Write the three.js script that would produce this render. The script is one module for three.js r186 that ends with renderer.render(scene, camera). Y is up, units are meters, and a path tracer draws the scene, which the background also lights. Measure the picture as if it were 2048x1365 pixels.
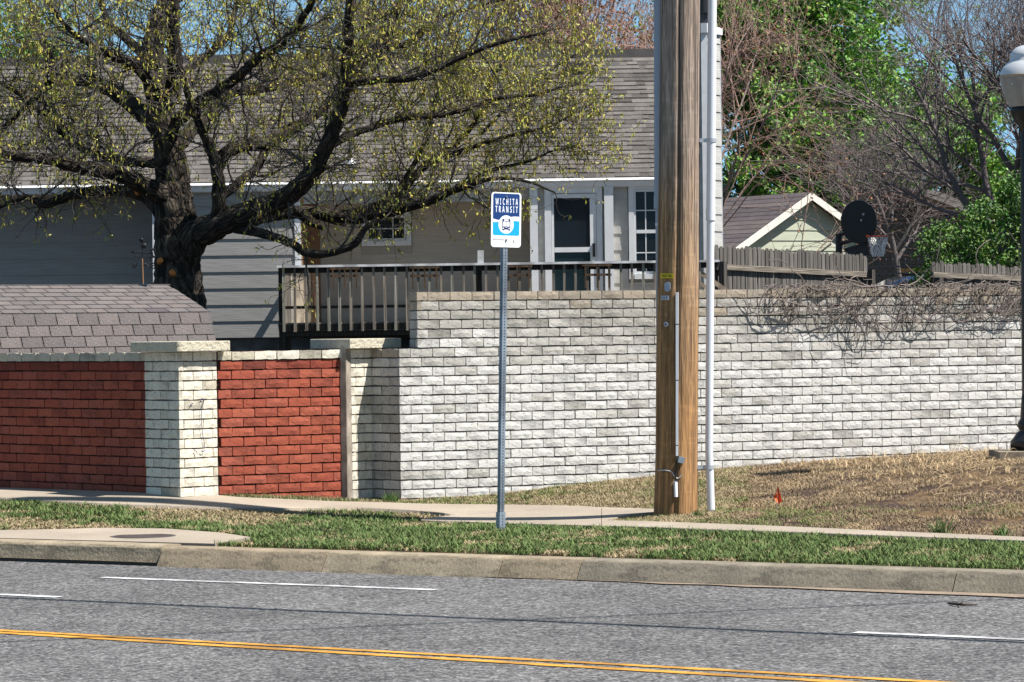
import * as THREE from 'three';
import { mergeGeometries } from 'three/addons/utils/BufferGeometryUtils.js';

// ---------------------------------------------------------------- camera, sky, sun, exposure
const scene = new THREE.Scene();
const F = 6500, CX = 1024, CY = 682.5, EYE = 1.92;         // focal length in photograph pixels, eye height in metres
const camera = new THREE.PerspectiveCamera(2 * Math.atan(CY / F) * 180 / Math.PI, 2048 / 1365, 0.5, 1500);
camera.position.set(0, EYE, 0);
camera.rotation.order = 'YXZ';
camera.rotation.set(-0.005, 0, -0.013);
camera.updateMatrixWorld(true);

const SUN = (() => { const az = 70 * Math.PI / 180, el = 57 * Math.PI / 180; return new THREE.Vector3(Math.cos(el) * Math.sin(az), Math.sin(el), Math.cos(el) * Math.cos(az)); })();
{
  const W = 256, H = 128, data = new Float32Array(W * H * 4);
  for (let j = 0; j < H; j++) for (let i = 0; i < W; i++) {
    const el = ((j + 0.5) / H - 0.5) * Math.PI, up = Math.max(0, Math.sin(el));
    const k = Math.pow(1 - up, 8), o = (j * W + i) * 4;
    data[o] = 0.085 + 0.17 * k; data[o + 1] = 0.145 + 0.37 * k; data[o + 2] = 0.235 + 0.5 * k; data[o + 3] = 1;
    if (el < 0) { data[o] = 0.2; data[o + 1] = 0.19; data[o + 2] = 0.17; }
  }
  const sky = new THREE.DataTexture(data, W, H, THREE.RGBAFormat, THREE.FloatType);
  sky.mapping = THREE.EquirectangularReflectionMapping; sky.magFilter = THREE.LinearFilter; sky.minFilter = THREE.LinearFilter; sky.needsUpdate = true;
  scene.background = sky; scene.environment = sky;
}
const sun = new THREE.DirectionalLight(new THREE.Color().setRGB(1, 0.955, 0.9), 5);
sun.position.copy(SUN).multiplyScalar(90).add(new THREE.Vector3(0, 0, -35));
sun.target.position.set(0, 0, -35);
sun.castShadow = true; sun.shadow.mapSize.set(4096, 4096);
Object.assign(sun.shadow.camera, { left: -45, right: 45, top: 45, bottom: -45, near: 1, far: 220 });
scene.add(sun, sun.target);
const renderer = new THREE.WebGLRenderer({ antialias: true });
renderer.toneMapping = THREE.LinearToneMapping;
renderer.toneMappingExposure = 1.8;
renderer.shadowMap.enabled = true;

// ---------------------------------------------------------------- helpers
function rng(seed) { let a = seed >>> 0; return () => { a = (a + 0x6D2B79F5) | 0; let t = Math.imul(a ^ (a >>> 15), 1 | a); t = (t + Math.imul(t ^ (t >>> 7), 61 | t)) ^ t; return ((t ^ (t >>> 14)) >>> 0) / 4294967296; }; }
const V = (x, y, z) => new THREE.Vector3(x, y, z);
const lerp = (a, b, t) => a + (b - a) * t;
const clamp = (x, a, b) => Math.min(b, Math.max(a, x));
const sstep = (a, b, x) => { const t = clamp((x - a) / (b - a), 0, 1); return t * t * (3 - 2 * t); };
// survey helpers: turn a measured bearing on the photograph and a distance into a place in the world
const rayDir = (px, py) => V((px - CX) / F, -(py - CY) / F, -1).applyQuaternion(camera.quaternion);
function pt(px, py, d) { const r = rayDir(px, py); return r.multiplyScalar(d / -r.z).add(camera.position); }
function onLevel(px, py, y) { const r = rayDir(px, py); return r.multiplyScalar((y - EYE) / r.y).add(camera.position); }
function onPlane(group, px, py, w) {               // where the sight line meets the plane z = w of a group, in the group's own axes
  group.updateMatrixWorld(true);
  const inv = group.matrixWorld.clone().invert(), o = camera.position.clone().applyMatrix4(inv), r = rayDir(px, py).transformDirection(inv);
  return o.addScaledVector(r, (w - o.z) / r.z);
}
const taken = new Set();
function numbered(name) { let n = name, k = 0; while (taken.has(n)) n = name + '_' + String(++k).padStart(3, '0'); taken.add(n); return n; }
function tag(o, label, category, group, kind) { Object.assign(o.userData, { label, category }); if (group) o.userData.group = group; if (kind) o.userData.kind = kind; return o; }
function thing(name, label, category, p = V(0, 0, 0), turn = 0, group) { const o = new THREE.Group(); o.name = numbered(name); o.position.copy(p); o.rotation.y = turn; scene.add(o); return tag(o, label, category, group); }
function mesh(name, geo, mat, parent) { const m = new THREE.Mesh(geo, mat); m.name = parent ? name : numbered(name); m.castShadow = m.receiveShadow = true; (parent || scene).add(m); return m; }
function structure(name, geo, mat, label, category) { const m = mesh(name, geo, mat); return tag(m, label, category, null, 'structure'); }

// periodic value noise and textures
const HASH = (() => { const r = rng(77), a = new Float32Array(65536); for (let i = 0; i < 65536; i++) a[i] = r(); return a; })();
function vn(x, y, px, py, s) {
  const xi = Math.floor(x), yi = Math.floor(y); let fx = x - xi, fy = y - yi; fx = fx * fx * (3 - 2 * fx); fy = fy * fy * (3 - 2 * fy);
  const x0 = ((xi % px) + px) % px, x1 = (x0 + 1) % px, y0 = ((yi % py) + py) % py, y1 = (y0 + 1) % py;
  const h = (a, b) => HASH[(a * 73 + b * 3571 + s * 9176) & 65535];
  return (h(x0, y0) * (1 - fx) + h(x1, y0) * fx) * (1 - fy) + (h(x0, y1) * (1 - fx) + h(x1, y1) * fx) * fy;
}
function fbm(u, v, px, py, oct, s = 0, gain = 0.5) { let a = 0, w = 1, t = 0; for (let o = 0; o < oct; o++) { a += w * vn(u * px, v * py, px, py, s + o * 13); t += w; w *= gain; px *= 2; py *= 2; } return a / t; }
function tex(w, h, fn, tileX, tileY = tileX, srgb = true) {
  const d = new Uint8Array(w * h * 4);
  for (let j = 0; j < h; j++) for (let i = 0; i < w; i++) {
    const c = fn((i + 0.5) / w, (j + 0.5) / h), o = (j * w + i) * 4, arr = Array.isArray(c);
    for (let k = 0; k < 3; k++) d[o + k] = clamp((arr ? c[k] : c) * 255, 0, 255);
    d[o + 3] = 255;
  }
  const t = new THREE.DataTexture(d, w, h, THREE.RGBAFormat);
  t.wrapS = t.wrapT = THREE.RepeatWrapping; t.magFilter = THREE.LinearFilter; t.minFilter = THREE.LinearMipmapLinearFilter; t.generateMipmaps = true;
  if (srgb) t.colorSpace = THREE.SRGBColorSpace;
  t.repeat.set(1 / tileX, 1 / tileY); t.needsUpdate = true; return t;
}
const T = {};
T.mottle = tex(256, 256, (u, v) => 0.72 + 0.28 * sstep(0.25, 0.75, fbm(u, v, 5, 5, 5, 1)), 0.9);
T.faint = tex(256, 256, (u, v) => 0.93 + 0.07 * fbm(u, v, 6, 6, 5, 6), 0.7);
T.mottleBump = tex(256, 256, (u, v) => fbm(u, v, 16, 16, 4, 2, 0.7), 0.35, 0.35, false);
T.stain = tex(512, 512, (u, v) => { const a = fbm(u, v, 4, 4, 5, 3), b = fbm(u, v, 40, 40, 3, 4), p = fbm(u, v, 70, 70, 2, 9); const g = 0.94 - 0.15 * sstep(0.5, 0.78, a) * (0.4 + b) - 0.1 * (b - 0.5) - 0.22 * sstep(0.76, 0.82, p); return [g, g * 0.99, g * 0.965]; }, 0.9);
T.splitBump = tex(512, 512, (u, v) => 0.6 * fbm(u + 0.1 * fbm(u, v, 8, 8, 2, 7), v, 9, 22, 5, 5, 0.62) + 0.4 * fbm(u, v, 60, 60, 3, 6, 0.7), 0.5, 0.5, false);
T.asphalt = tex(1024, 1024, (u, v) => { const f = vn(u * 360, v * 360, 360, 360, 8), m = fbm(u, v, 6, 6, 4, 11), c = vn(u * 170, v * 170, 170, 170, 14); const g = 0.55 + 0.5 * (f - 0.5) + 0.34 * (c - 0.5) + 0.16 * (m - 0.5) + (f > 0.9 ? 0.16 : 0); return [g * 1.0, g * 0.995, g * 1.0]; }, 4.2);
T.asphaltBump = tex(512, 512, (u, v) => 0.5 * vn(u * 180, v * 180, 180, 180, 8) + 0.5 * vn(u * 90, v * 90, 90, 90, 5), 2.1, 2.1, false);
T.concrete = tex(512, 512, (u, v) => { const a = fbm(u, v, 3, 3, 6, 21), f = vn(u * 220, v * 220, 220, 220, 22); const g = 0.84 + 0.2 * (a - 0.5) + 0.09 * (f - 0.5); return [g, g * 0.985, g * 0.95]; }, 1.6);
T.kerb = tex(512, 512, (u, v) => { const a = fbm(u, v, 5, 5, 6, 31), b = fbm(u, v, 14, 30, 4, 33), f = vn(u * 150, v * 150, 150, 150, 34); const g = 0.84 + 0.2 * (a - 0.5) - 0.12 * sstep(0.56, 0.7, b) + 0.12 * (f - 0.5); return [g, g * 0.97, g * 0.91]; }, 1.1);
T.lap = tex(512, 256, (u, v) => 0.86 + 0.14 * fbm(u, v, 6, 30, 4, 41), 1.6, 0.6);
T.lapBump = tex(512, 512, (u, v) => fbm(u + 0.05 * fbm(u, v, 5, 5, 2, 44), v, 5, 36, 4, 42, 0.6), 0.9, 0.6, false);
T.greyWood = tex(256, 512, (u, v) => { const s = fbm(u, v, 26, 3, 4, 51, 0.6), k = fbm(u, v, 6, 4, 3, 52); const g = 0.5 + 0.75 * (s - 0.45) + 0.2 * (k - 0.5); return [g, g * 0.97, g * 0.93]; }, 0.22, 1.6);
T.grit = tex(512, 512, (u, v) => { const f = vn(u * 200, v * 200, 200, 200, 61), a = fbm(u, v, 6, 6, 4, 62); return 0.78 + 0.34 * (f - 0.5) + 0.2 * (a - 0.5); }, 1.2);
T.bark = tex(512, 512, (u, v) => { const r = fbm(u + 0.06 * fbm(u, v, 5, 6, 3, 71), v, 14, 4, 4, 72, 0.6); const g = 0.35 + 0.75 * sstep(0.3, 0.75, r) + 0.15 * (fbm(u, v, 40, 40, 2, 75) - 0.5); return [g, g * 0.94, g * 0.86]; }, 1, 1);
T.barkBump = tex(512, 512, (u, v) => sstep(0.25, 0.8, fbm(u + 0.06 * fbm(u, v, 5, 6, 3, 71), v, 14, 4, 4, 72, 0.6)), 1, 1, false);
T.soil = tex(1024, 1024, (u, v) => { const a = fbm(u, v, 5, 5, 6, 81), f = vn(u * 260, v * 260, 260, 260, 82), s = fbm(u, v, 90, 30, 3, 83); const t = sstep(0.42, 0.62, a * 0.6 + s * 0.4); const g = 0.75 + 0.5 * (f - 0.5); return [lerp(0.34, 0.56, t) * g * 1.1, lerp(0.25, 0.45, t) * g * 1.1, lerp(0.18, 0.29, t) * g * 1.1]; }, 2.6);
T.soilBump = tex(512, 512, (u, v) => fbm(u, v, 20, 20, 5, 85, 0.65), 1.3, 1.3, false);

function M(color, o = {}) {
  const p = { roughness: 0.9, ...o }; const kind = p.physical ? THREE.MeshPhysicalMaterial : THREE.MeshStandardMaterial; delete p.physical;
  const m = new kind(p); if (Array.isArray(color)) m.color.setRGB(...color); else m.color.set(color);
  if (!p.side) m.side = THREE.DoubleSide; return m;
}
// boxes with uv in metres
function metreUV(g) {
  const p = g.attributes.position, n = g.attributes.normal, uv = new Float32Array(p.count * 2);
  for (let i = 0; i < p.count; i++) {
    const ax = Math.abs(n.getX(i)), ay = Math.abs(n.getY(i)), az = Math.abs(n.getZ(i));
    if (ay >= ax && ay >= az) { uv[2 * i] = p.getX(i); uv[2 * i + 1] = p.getZ(i); }
    else if (ax >= az) { uv[2 * i] = p.getZ(i); uv[2 * i + 1] = p.getY(i); }
    else { uv[2 * i] = p.getX(i); uv[2 * i + 1] = p.getY(i); }
  }
  g.setAttribute('uv', new THREE.BufferAttribute(uv, 2)); return g;
}
let shiftSeed = rng(5);
function boxGeo(w, h, d) { const g = metreUV(new THREE.BoxGeometry(w, h, d)); const a = shiftSeed() * 7, b = shiftSeed() * 7, u = g.attributes.uv; for (let i = 0; i < u.count; i++) u.setXY(i, u.getX(i) + a, u.getY(i) + b); return g; }
function box(name, parent, mat, w, h, d, x, y, z) { const m = mesh(name, boxGeo(w, h, d), mat, parent); m.position.set(x, y, z); return m; }
// a box given by its two corners
function slab(name, parent, mat, x0, x1, y0, y1, z0, z1) { return box(name, parent, mat, Math.abs(x1 - x0), Math.abs(y1 - y0), Math.abs(z1 - z0), (x0 + x1) / 2, (y0 + y1) / 2, (z0 + z1) / 2); }
function beamGeo(a, b, w, h) { const l = a.distanceTo(b), g = boxGeo(w, l, h); const q = new THREE.Quaternion().setFromUnitVectors(V(0, 1, 0), b.clone().sub(a).normalize()); g.applyQuaternion(q); g.translate((a.x + b.x) / 2, (a.y + b.y) / 2, (a.z + b.z) / 2); return g; }
// lapped board: thick at its lower edge
function lapGeo(w, h, t) {
  const x = w / 2, y = h / 2, P = [[-x, -y, 0], [x, -y, 0], [x, -y, t], [-x, -y, t], [-x, y, 0], [x, y, 0], [x, y, 0.003], [-x, y, 0.003]];
  return solid(P, [[0, 1, 2, 3], [3, 2, 6, 7], [7, 6, 5, 4], [0, 3, 7, 4], [1, 5, 6, 2]]);
}
function solid(P, quads) {
  const pos = [], idx = []; let n = 0;
  for (const q of quads) { for (const i of q) pos.push(...P[i]); for (let k = 2; k < q.length; k++) idx.push(n, n + k - 1, n + k); n += q.length; }
  const g = new THREE.BufferGeometry(); g.setAttribute('position', new THREE.Float32BufferAttribute(pos, 3)); g.setIndex(idx); g.computeVertexNormals(); return metreUV(g);
}
// growing tubes collected into one geometry (branches, wires)
class Tubes {
  constructor() { this.p = []; this.n = []; this.u = []; this.i = []; }
  add(path, radii, sides = 5, uvScale = 1) {
    const N = path.length; let ref = V(0.3, 0.1, 1).normalize(); let len = 0;
    const base = this.p.length / 3, t = V(), a = V(), b = V(), q = V();
    for (let k = 0; k < N; k++) {
      t.copy(path[Math.min(N - 1, k + 1)]).sub(path[Math.max(0, k - 1)]).normalize();
      if (Math.abs(t.dot(ref)) > 0.97) ref = V(1, 0.2, 0.1).normalize();
      a.crossVectors(t, ref).normalize(); b.crossVectors(t, a);
      if (k) len += path[k].distanceTo(path[k - 1]);
      for (let s = 0; s <= sides; s++) {
        const w = s / sides * Math.PI * 2, c = Math.cos(w), d = Math.sin(w); q.set(a.x * c + b.x * d, a.y * c + b.y * d, a.z * c + b.z * d);
        const r = typeof radii === 'function' ? radii(k, w) : radii[k];
        this.p.push(path[k].x + q.x * r, path[k].y + q.y * r, path[k].z + q.z * r); this.n.push(q.x, q.y, q.z); this.u.push(s / sides * uvScale, len * uvScale);
      }
    }
    for (let k = 0; k < N - 1; k++) for (let s = 0; s < sides; s++) { const o = base + k * (sides + 1) + s, e = o + sides + 1; this.i.push(o, o + 1, e, o + 1, e + 1, e); }
    return this;
  }
  geo() { const g = new THREE.BufferGeometry(); g.setAttribute('position', new THREE.Float32BufferAttribute(this.p, 3)); g.setAttribute('normal', new THREE.Float32BufferAttribute(this.n, 3)); g.setAttribute('uv', new THREE.Float32BufferAttribute(this.u, 2)); g.setIndex(this.i); return g; }
}
const tubeGeo = (path, r, sides = 8) => new Tubes().add(path, Array.isArray(r) ? r : path.map(() => r), sides).geo();
const cyl = (name, parent, mat, r0, r1, h, x, y, z, seg = 20) => { const m = mesh(name, new THREE.CylinderGeometry(r1, r0, h, seg), mat, parent); m.position.set(x, y, z); return m; };
class Leaves {                                    // small folded leaves gathered into one geometry, coloured leaf by leaf
  constructor() { this.p = []; this.c = []; this.i = []; }
  add(pos, along, side, len, wid, col) {
    const o = this.p.length / 3, n = V().crossVectors(along, side).multiplyScalar(wid * 0.35);
    const m = pos.clone().addScaledVector(along, len * 0.5), tip = pos.clone().addScaledVector(along, len);
    for (const v of [pos, m.clone().addScaledVector(side, wid / 2).add(n), tip, m.clone().addScaledVector(side, -wid / 2).add(n)]) { this.p.push(v.x, v.y, v.z); this.c.push(...col); }
    this.i.push(o, o + 1, o + 2, o, o + 2, o + 3);
  }
  geo() { const g = new THREE.BufferGeometry(); g.setAttribute('position', new THREE.Float32BufferAttribute(this.p, 3)); g.setAttribute('color', new THREE.Float32BufferAttribute(this.c, 3)); g.setIndex(this.i); g.computeVertexNormals(); return g; }
}
function smooth(path, rad, step) { const c = new THREE.CatmullRomCurve3(path, false, 'centripetal'), n = Math.max(3, Math.round(c.getLength() / step)), P = [], R = []; for (let k = 0; k <= n; k++) { const t = k / n; P.push(c.getPoint(t)); const f = t * (rad.length - 1), i = Math.min(rad.length - 2, Math.floor(f)); R.push(lerp(rad[i], rad[i + 1], f - i)); } return [P, R]; }
const randDir = (R) => { const z = R() * 2 - 1, a = R() * Math.PI * 2, s = Math.sqrt(1 - z * z); return V(s * Math.cos(a), z, s * Math.sin(a)); };

// ---------------------------------------------------------------- the lie of the land
const ROW = 0.092;                                       // height of one block course
const whiteD = (px) => 1 / (0.031437 - (px - 860) * 2.203e-6);
const flat = (px, py, d) => { const p = pt(px, py, d); p.y = 0; return p; };
const kerbA = onLevel(0, 1081, 0.15), kerbB = onLevel(2048, 1140.6, 0.15);
const kerbU = kerbB.clone().sub(kerbA).setY(0).normalize(), kerbN = V(kerbU.z, 0, -kerbU.x);   // along the kerb to the right, and away from the road
if (kerbN.z > 0) kerbN.negate();
const ST = (x, z) => { const dx = x - kerbA.x, dz = z - kerbA.z; return [dx * kerbN.x + dz * kerbN.z, dx * kerbU.x + dz * kerbU.z]; };
const fromST = (s, t, y = 0) => V(kerbA.x + kerbN.x * s + kerbU.x * t, y, kerbA.z + kerbN.z * s + kerbU.z * t);
const kerbTurn = Math.atan2(-kerbU.z, kerbU.x);          // rotation.y that lays local x along the kerb
const TPS = (() => {
  const C = [];
  const px = (a, b, d) => { const p = pt(a, b, d); C.push([p.x, p.z, p.y]); };
  for (let t = -8; t <= 20; t += 4) { const p = fromST(0, t); C.push([p.x, p.z, 0.15]); }
  px(10, 979, 32.62); px(290, 989, 31.05); px(-300, 972, 34.3); px(435, 989, 31.15); px(560, 995, 31.45); px(690, 1000, 31.8);
  px(800, 1001, 31.68); px(875, 996, whiteD(875)); px(1015, 986, whiteD(1015)); px(1128, 970, whiteD(1128)); px(1311, 952, whiteD(1311)); px(1500, 932, whiteD(1500)); px(1700, 918, whiteD(1700)); px(1954, 905, whiteD(1954)); px(2250, 893, whiteD(2250)); px(2040, 909, 31.4); px(2150, 906, 30.6); px(1900, 925, 31.6);
  px(1002, 1062, 27.3); px(1354, 1029, 28.6); px(1700, 1060, 26.1); px(2048, 1081, 25.05); px(600, 1022, 30.3); px(200, 1010, 30.6); px(1000, 1018, 30.6); px(870, 1046, 29.36); px(600, 1034, 29.8); px(1180, 1046, 28.9);
  const n = C.length, N = n + 3, A = Array.from({ length: N }, () => new Float64Array(N + 1));
  const ph = (r2) => (r2 < 1e-9 ? 0 : r2 * Math.log(r2));
  for (let i = 0; i < n; i++) {
    for (let j = 0; j < n; j++) A[i][j] = ph((C[i][0] - C[j][0]) ** 2 + (C[i][1] - C[j][1]) ** 2) + (i === j ? 2.5 : 0);
    A[i][n] = A[n][i] = 1; A[i][n + 1] = A[n + 1][i] = C[i][0]; A[i][n + 2] = A[n + 2][i] = C[i][1]; A[i][N] = C[i][2];
  }
  for (let c = 0; c < N; c++) { let p = c; for (let r = c + 1; r < N; r++) if (Math.abs(A[r][c]) > Math.abs(A[p][c])) p = r; [A[c], A[p]] = [A[p], A[c]]; for (let r = 0; r < N; r++) if (r !== c) { const f = A[r][c] / A[c][c]; if (f) for (let k = c; k <= N; k++) A[r][k] -= f * A[c][k]; } }
  const w = A.map((row, i) => row[N] / row[i]);
  return (x, z) => { let y = w[n] + w[n + 1] * x + w[n + 2] * z; for (let i = 0; i < n; i++) y += w[i] * ph((x - C[i][0]) ** 2 + (z - C[i][1]) ** 2); return y; };
})();
function landY(x, z) { const [s] = ST(x, z); if (s < 0) return 0.15; const y = clamp(TPS(x, z), 0.14, 0.85); return lerp(0.155, y, sstep(0, 0.5, s)); }
function gp(px, py) { let p = onLevel(px, py, 0.25); for (let k = 0; k < 14; k++) { const y = landY(p.x, p.z), q = onLevel(px, py, Math.min(y, EYE - 0.4)); p.lerp(q, 0.7); } p.y = landY(p.x, p.z); return p; }

{ // far ground, road, land between kerb and walls
  const g = metreUV(new THREE.PlaneGeometry(900, 900).rotateX(-Math.PI / 2)); g.translate(0, -0.06, -150);
  structure('ground', g, M([0.16, 0.14, 0.09], { map: T.soil }), 'bare earth stretching to the horizon under everything', 'ground');
  const asphalt = M([0.345, 0.338, 0.33], { map: T.asphalt, vertexColors: true, bumpMap: T.asphaltBump, bumpScale: 0.006, roughness: 0.92 });
  const rg = metreUV(new THREE.PlaneGeometry(140, 15, 700, 60).rotateX(-Math.PI / 2)); rg.translate(0, 0, 7.4);
  { const p = rg.attributes.position, c = new Float32Array(p.count * 3); for (let i = 0; i < p.count; i++) { const x = p.getX(i), z = p.getZ(i), a = fbm((x + 90) / 64, (z + 8) / 64, 14, 160, 4, 141), b = fbm((x + 90) / 64, (z + 8) / 64, 90, 90, 3, 145), o = fbm((x + 90) / 64, (z + 8) / 64, 200, 200, 2, 149); const v = 1 + 0.34 * (a - 0.5) + 0.2 * (b - 0.5) - 0.18 * sstep(0.72, 0.82, o); c[3 * i] = v; c[3 * i + 1] = v; c[3 * i + 2] = v; } rg.setAttribute('color', new THREE.BufferAttribute(c, 3)); }
  const road = structure('road', rg, asphalt, 'grey asphalt street with lane lines in the foreground', 'road'); const c = fromST(-0.3, 8); road.position.set(c.x, 0, c.z); road.rotation.y = kerbTurn;
  // painted lines lie on the road as thin worn sheets
  const white = M([0.58, 0.585, 0.59], { map: T.mottle, roughness: 0.8 }), yellow = M([0.62, 0.3, 0.035], { map: T.mottle, roughness: 0.8 });
  const Rm = rng(91);
  const line = (name, a, b, w, mat, y) => {               // ragged ribbon of paint from a to b
    const A = onLevel(a[0], a[1], 0), B = onLevel(b[0], b[1], 0), n = 160, P = [], I = [], u = B.clone().sub(A).normalize(), s = V(-u.z, 0, u.x);
    for (let k = 0; k <= n; k++) { const p = A.clone().lerp(B, k / n); for (const e of [-1, 1]) { const q = p.clone().addScaledVector(s, e * (w / 2 + (Rm() - 0.5) * 0.014)); P.push(q.x, y, q.z); } if (k < n) { const o = k * 2; I.push(o, o + 1, o + 2, o + 1, o + 3, o + 2); } }
    const gg = new THREE.BufferGeometry(); gg.setAttribute('position', new THREE.Float32BufferAttribute(P, 3)); gg.setIndex(I); gg.computeVertexNormals(); metreUV(gg);
    mesh(name, gg, mat, null); return scene.children[scene.children.length - 1];
  };
  const L = [];
  L.push(tag(line('lane_line', [205, 1156.5], [872, 1181.5], 0.1, white, 0.005), 'white dash of lane paint nearest the kerb', 'road marking', 'white lane dashes', 'structure'));
  L.push(tag(line('lane_line', [-420, 1172], [118, 1196], 0.1, white, 0.005), 'short white lane dash entering at the left edge of the street', 'road marking', 'white lane dashes', 'structure'));
  L.push(tag(line('lane_line', [1711, 1266.5], [2500, 1300], 0.1, white, 0.005), 'white lane dash leaving the frame at the lower right', 'road marking', 'white lane dashes', 'structure'));
  L.push(tag(line('centre_line', [-500, 1235], [2300, 1390], 0.085, yellow, 0.005), 'yellow centre line of the street, the one nearer the kerb', 'road marking', 'double yellow centre lines', 'structure'));
  L.push(tag(line('centre_line', [-500, 1238], [2300, 1402.5], 0.095, yellow, 0.005), 'yellow centre line of the street, the one farther from the kerb', 'road marking', 'double yellow centre lines', 'structure'));
  // land
  const S0 = 0.02, S1 = 13, T0 = -14, T1 = 26, ns = 90, nt = 220, P = [], I = [];
  const Rl = rng(17);
  for (let i = 0; i <= ns; i++) for (let j = 0; j <= nt; j++) { const s = lerp(S0, S1, i / ns), t = lerp(T0, T1, j / nt), p = fromST(s, t); const y = landY(p.x, p.z) - 0.015 + (i > 2 ? (Rl() - 0.5) * 0.022 : -0.01); P.push(p.x, y, p.z); }
  for (let i = 0; i < ns; i++) for (let j = 0; j < nt; j++) { const o = i * (nt + 1) + j; I.push(o, o + 1, o + nt + 1, o + 1, o + nt + 2, o + nt + 1); }
  const lg = new THREE.BufferGeometry(); lg.setAttribute('position', new THREE.Float32BufferAttribute(P, 3)); lg.setIndex(I); lg.computeVertexNormals(); metreUV(lg);
  structure('bank', lg, M([0.62, 0.6, 0.58], { map: T.soil, bumpMap: T.soilBump, bumpScale: 0.02, roughness: 1 }), 'brown soil bank between the kerb and the walls', 'ground');
}
// concrete walks, lofted between two measured edges
function walk(name, far, near, label, lift = 0.022) {
  const edge = (e) => { const c = new THREE.CatmullRomCurve3(e.map((q) => gp(q[0], q[1])), false, 'centripetal'); return (t) => c.getPoint(t); };
  const a = edge(far), b = edge(near), n = 70, m = 10, P = [], I = [];
  for (let i = 0; i <= n; i++) { const A = a(i / n), B = b(i / n); for (let j = 0; j <= m; j++) { const p = A.clone().lerp(B, j / m); P.push(p.x, landY(p.x, p.z) + lift, p.z); } const q = B; P.push(q.x, landY(q.x, q.z) - 0.06, q.z); }
  const w = m + 2; for (let i = 0; i < n; i++) for (let j = 0; j < w - 1; j++) { const o = i * w + j; I.push(o, o + 1, o + w, o + 1, o + w + 1, o + w); }
  const g = new THREE.BufferGeometry(); g.setAttribute('position', new THREE.Float32BufferAttribute(P, 3)); g.setIndex(I); g.computeVertexNormals(); metreUV(g);
  return structure(name, g, MAT.concrete, label, 'pavement');
}
const MAT = {
  concrete: M([0.46, 0.4, 0.335], { map: T.concrete, bumpMap: T.mottleBump, bumpScale: 0.003 }),
  kerb: [M([0.4, 0.34, 0.26], { map: T.kerb, bumpMap: T.mottleBump, bumpScale: 0.004 }), M([0.44, 0.385, 0.3], { map: T.kerb, bumpMap: T.mottleBump, bumpScale: 0.004 }), M([0.32, 0.295, 0.25], { map: T.kerb, bumpMap: T.mottleBump, bumpScale: 0.004 })],
};
walk('pavement', [[-300, 972], [-150, 976], [0, 980], [150, 985], [290, 991], [358, 996], [403, 993], [475, 999], [590, 1004], [683, 1008], [745, 1009], [830, 1012], [985, 1014], [1138, 1016]],
  [[-300, 988], [-150, 994], [0, 1001], [156, 1010], [312, 1017], [430, 1021], [547, 1022], [630, 1021], [705, 1021], [780, 1024], [846, 1028], [880, 1031], [906, 1035], [1138, 1016.6]], 'pale concrete pavement running along the foot of the red walls');
walk('pavement', [[842, 1043], [906, 1035.6], [1022, 1026.5], [1139, 1017], [1203, 1019.5]], [[842, 1046], [930, 1049.5], [1022, 1053], [1139, 1056], [1203, 1058]], 'concrete pavement slab behind the sign post, crossed by the pole shadow');
walk('pavement', [[1204, 1019.5], [1245, 1021], [1290, 1022.5], [1335, 1024]], [[1204, 1046], [1236, 1040], [1285, 1032], [1335, 1027]], 'short tongue of concrete that ends behind the utility pole');
walk('pavement', [[1204, 1046.6], [1390, 1051.5], [1700, 1064.5], [2048, 1080], [2400, 1095]], [[1204, 1058], [1390, 1064], [1700, 1075], [2048, 1088], [2400, 1103]], 'narrow strip of concrete pavement to the right of the pole');

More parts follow.
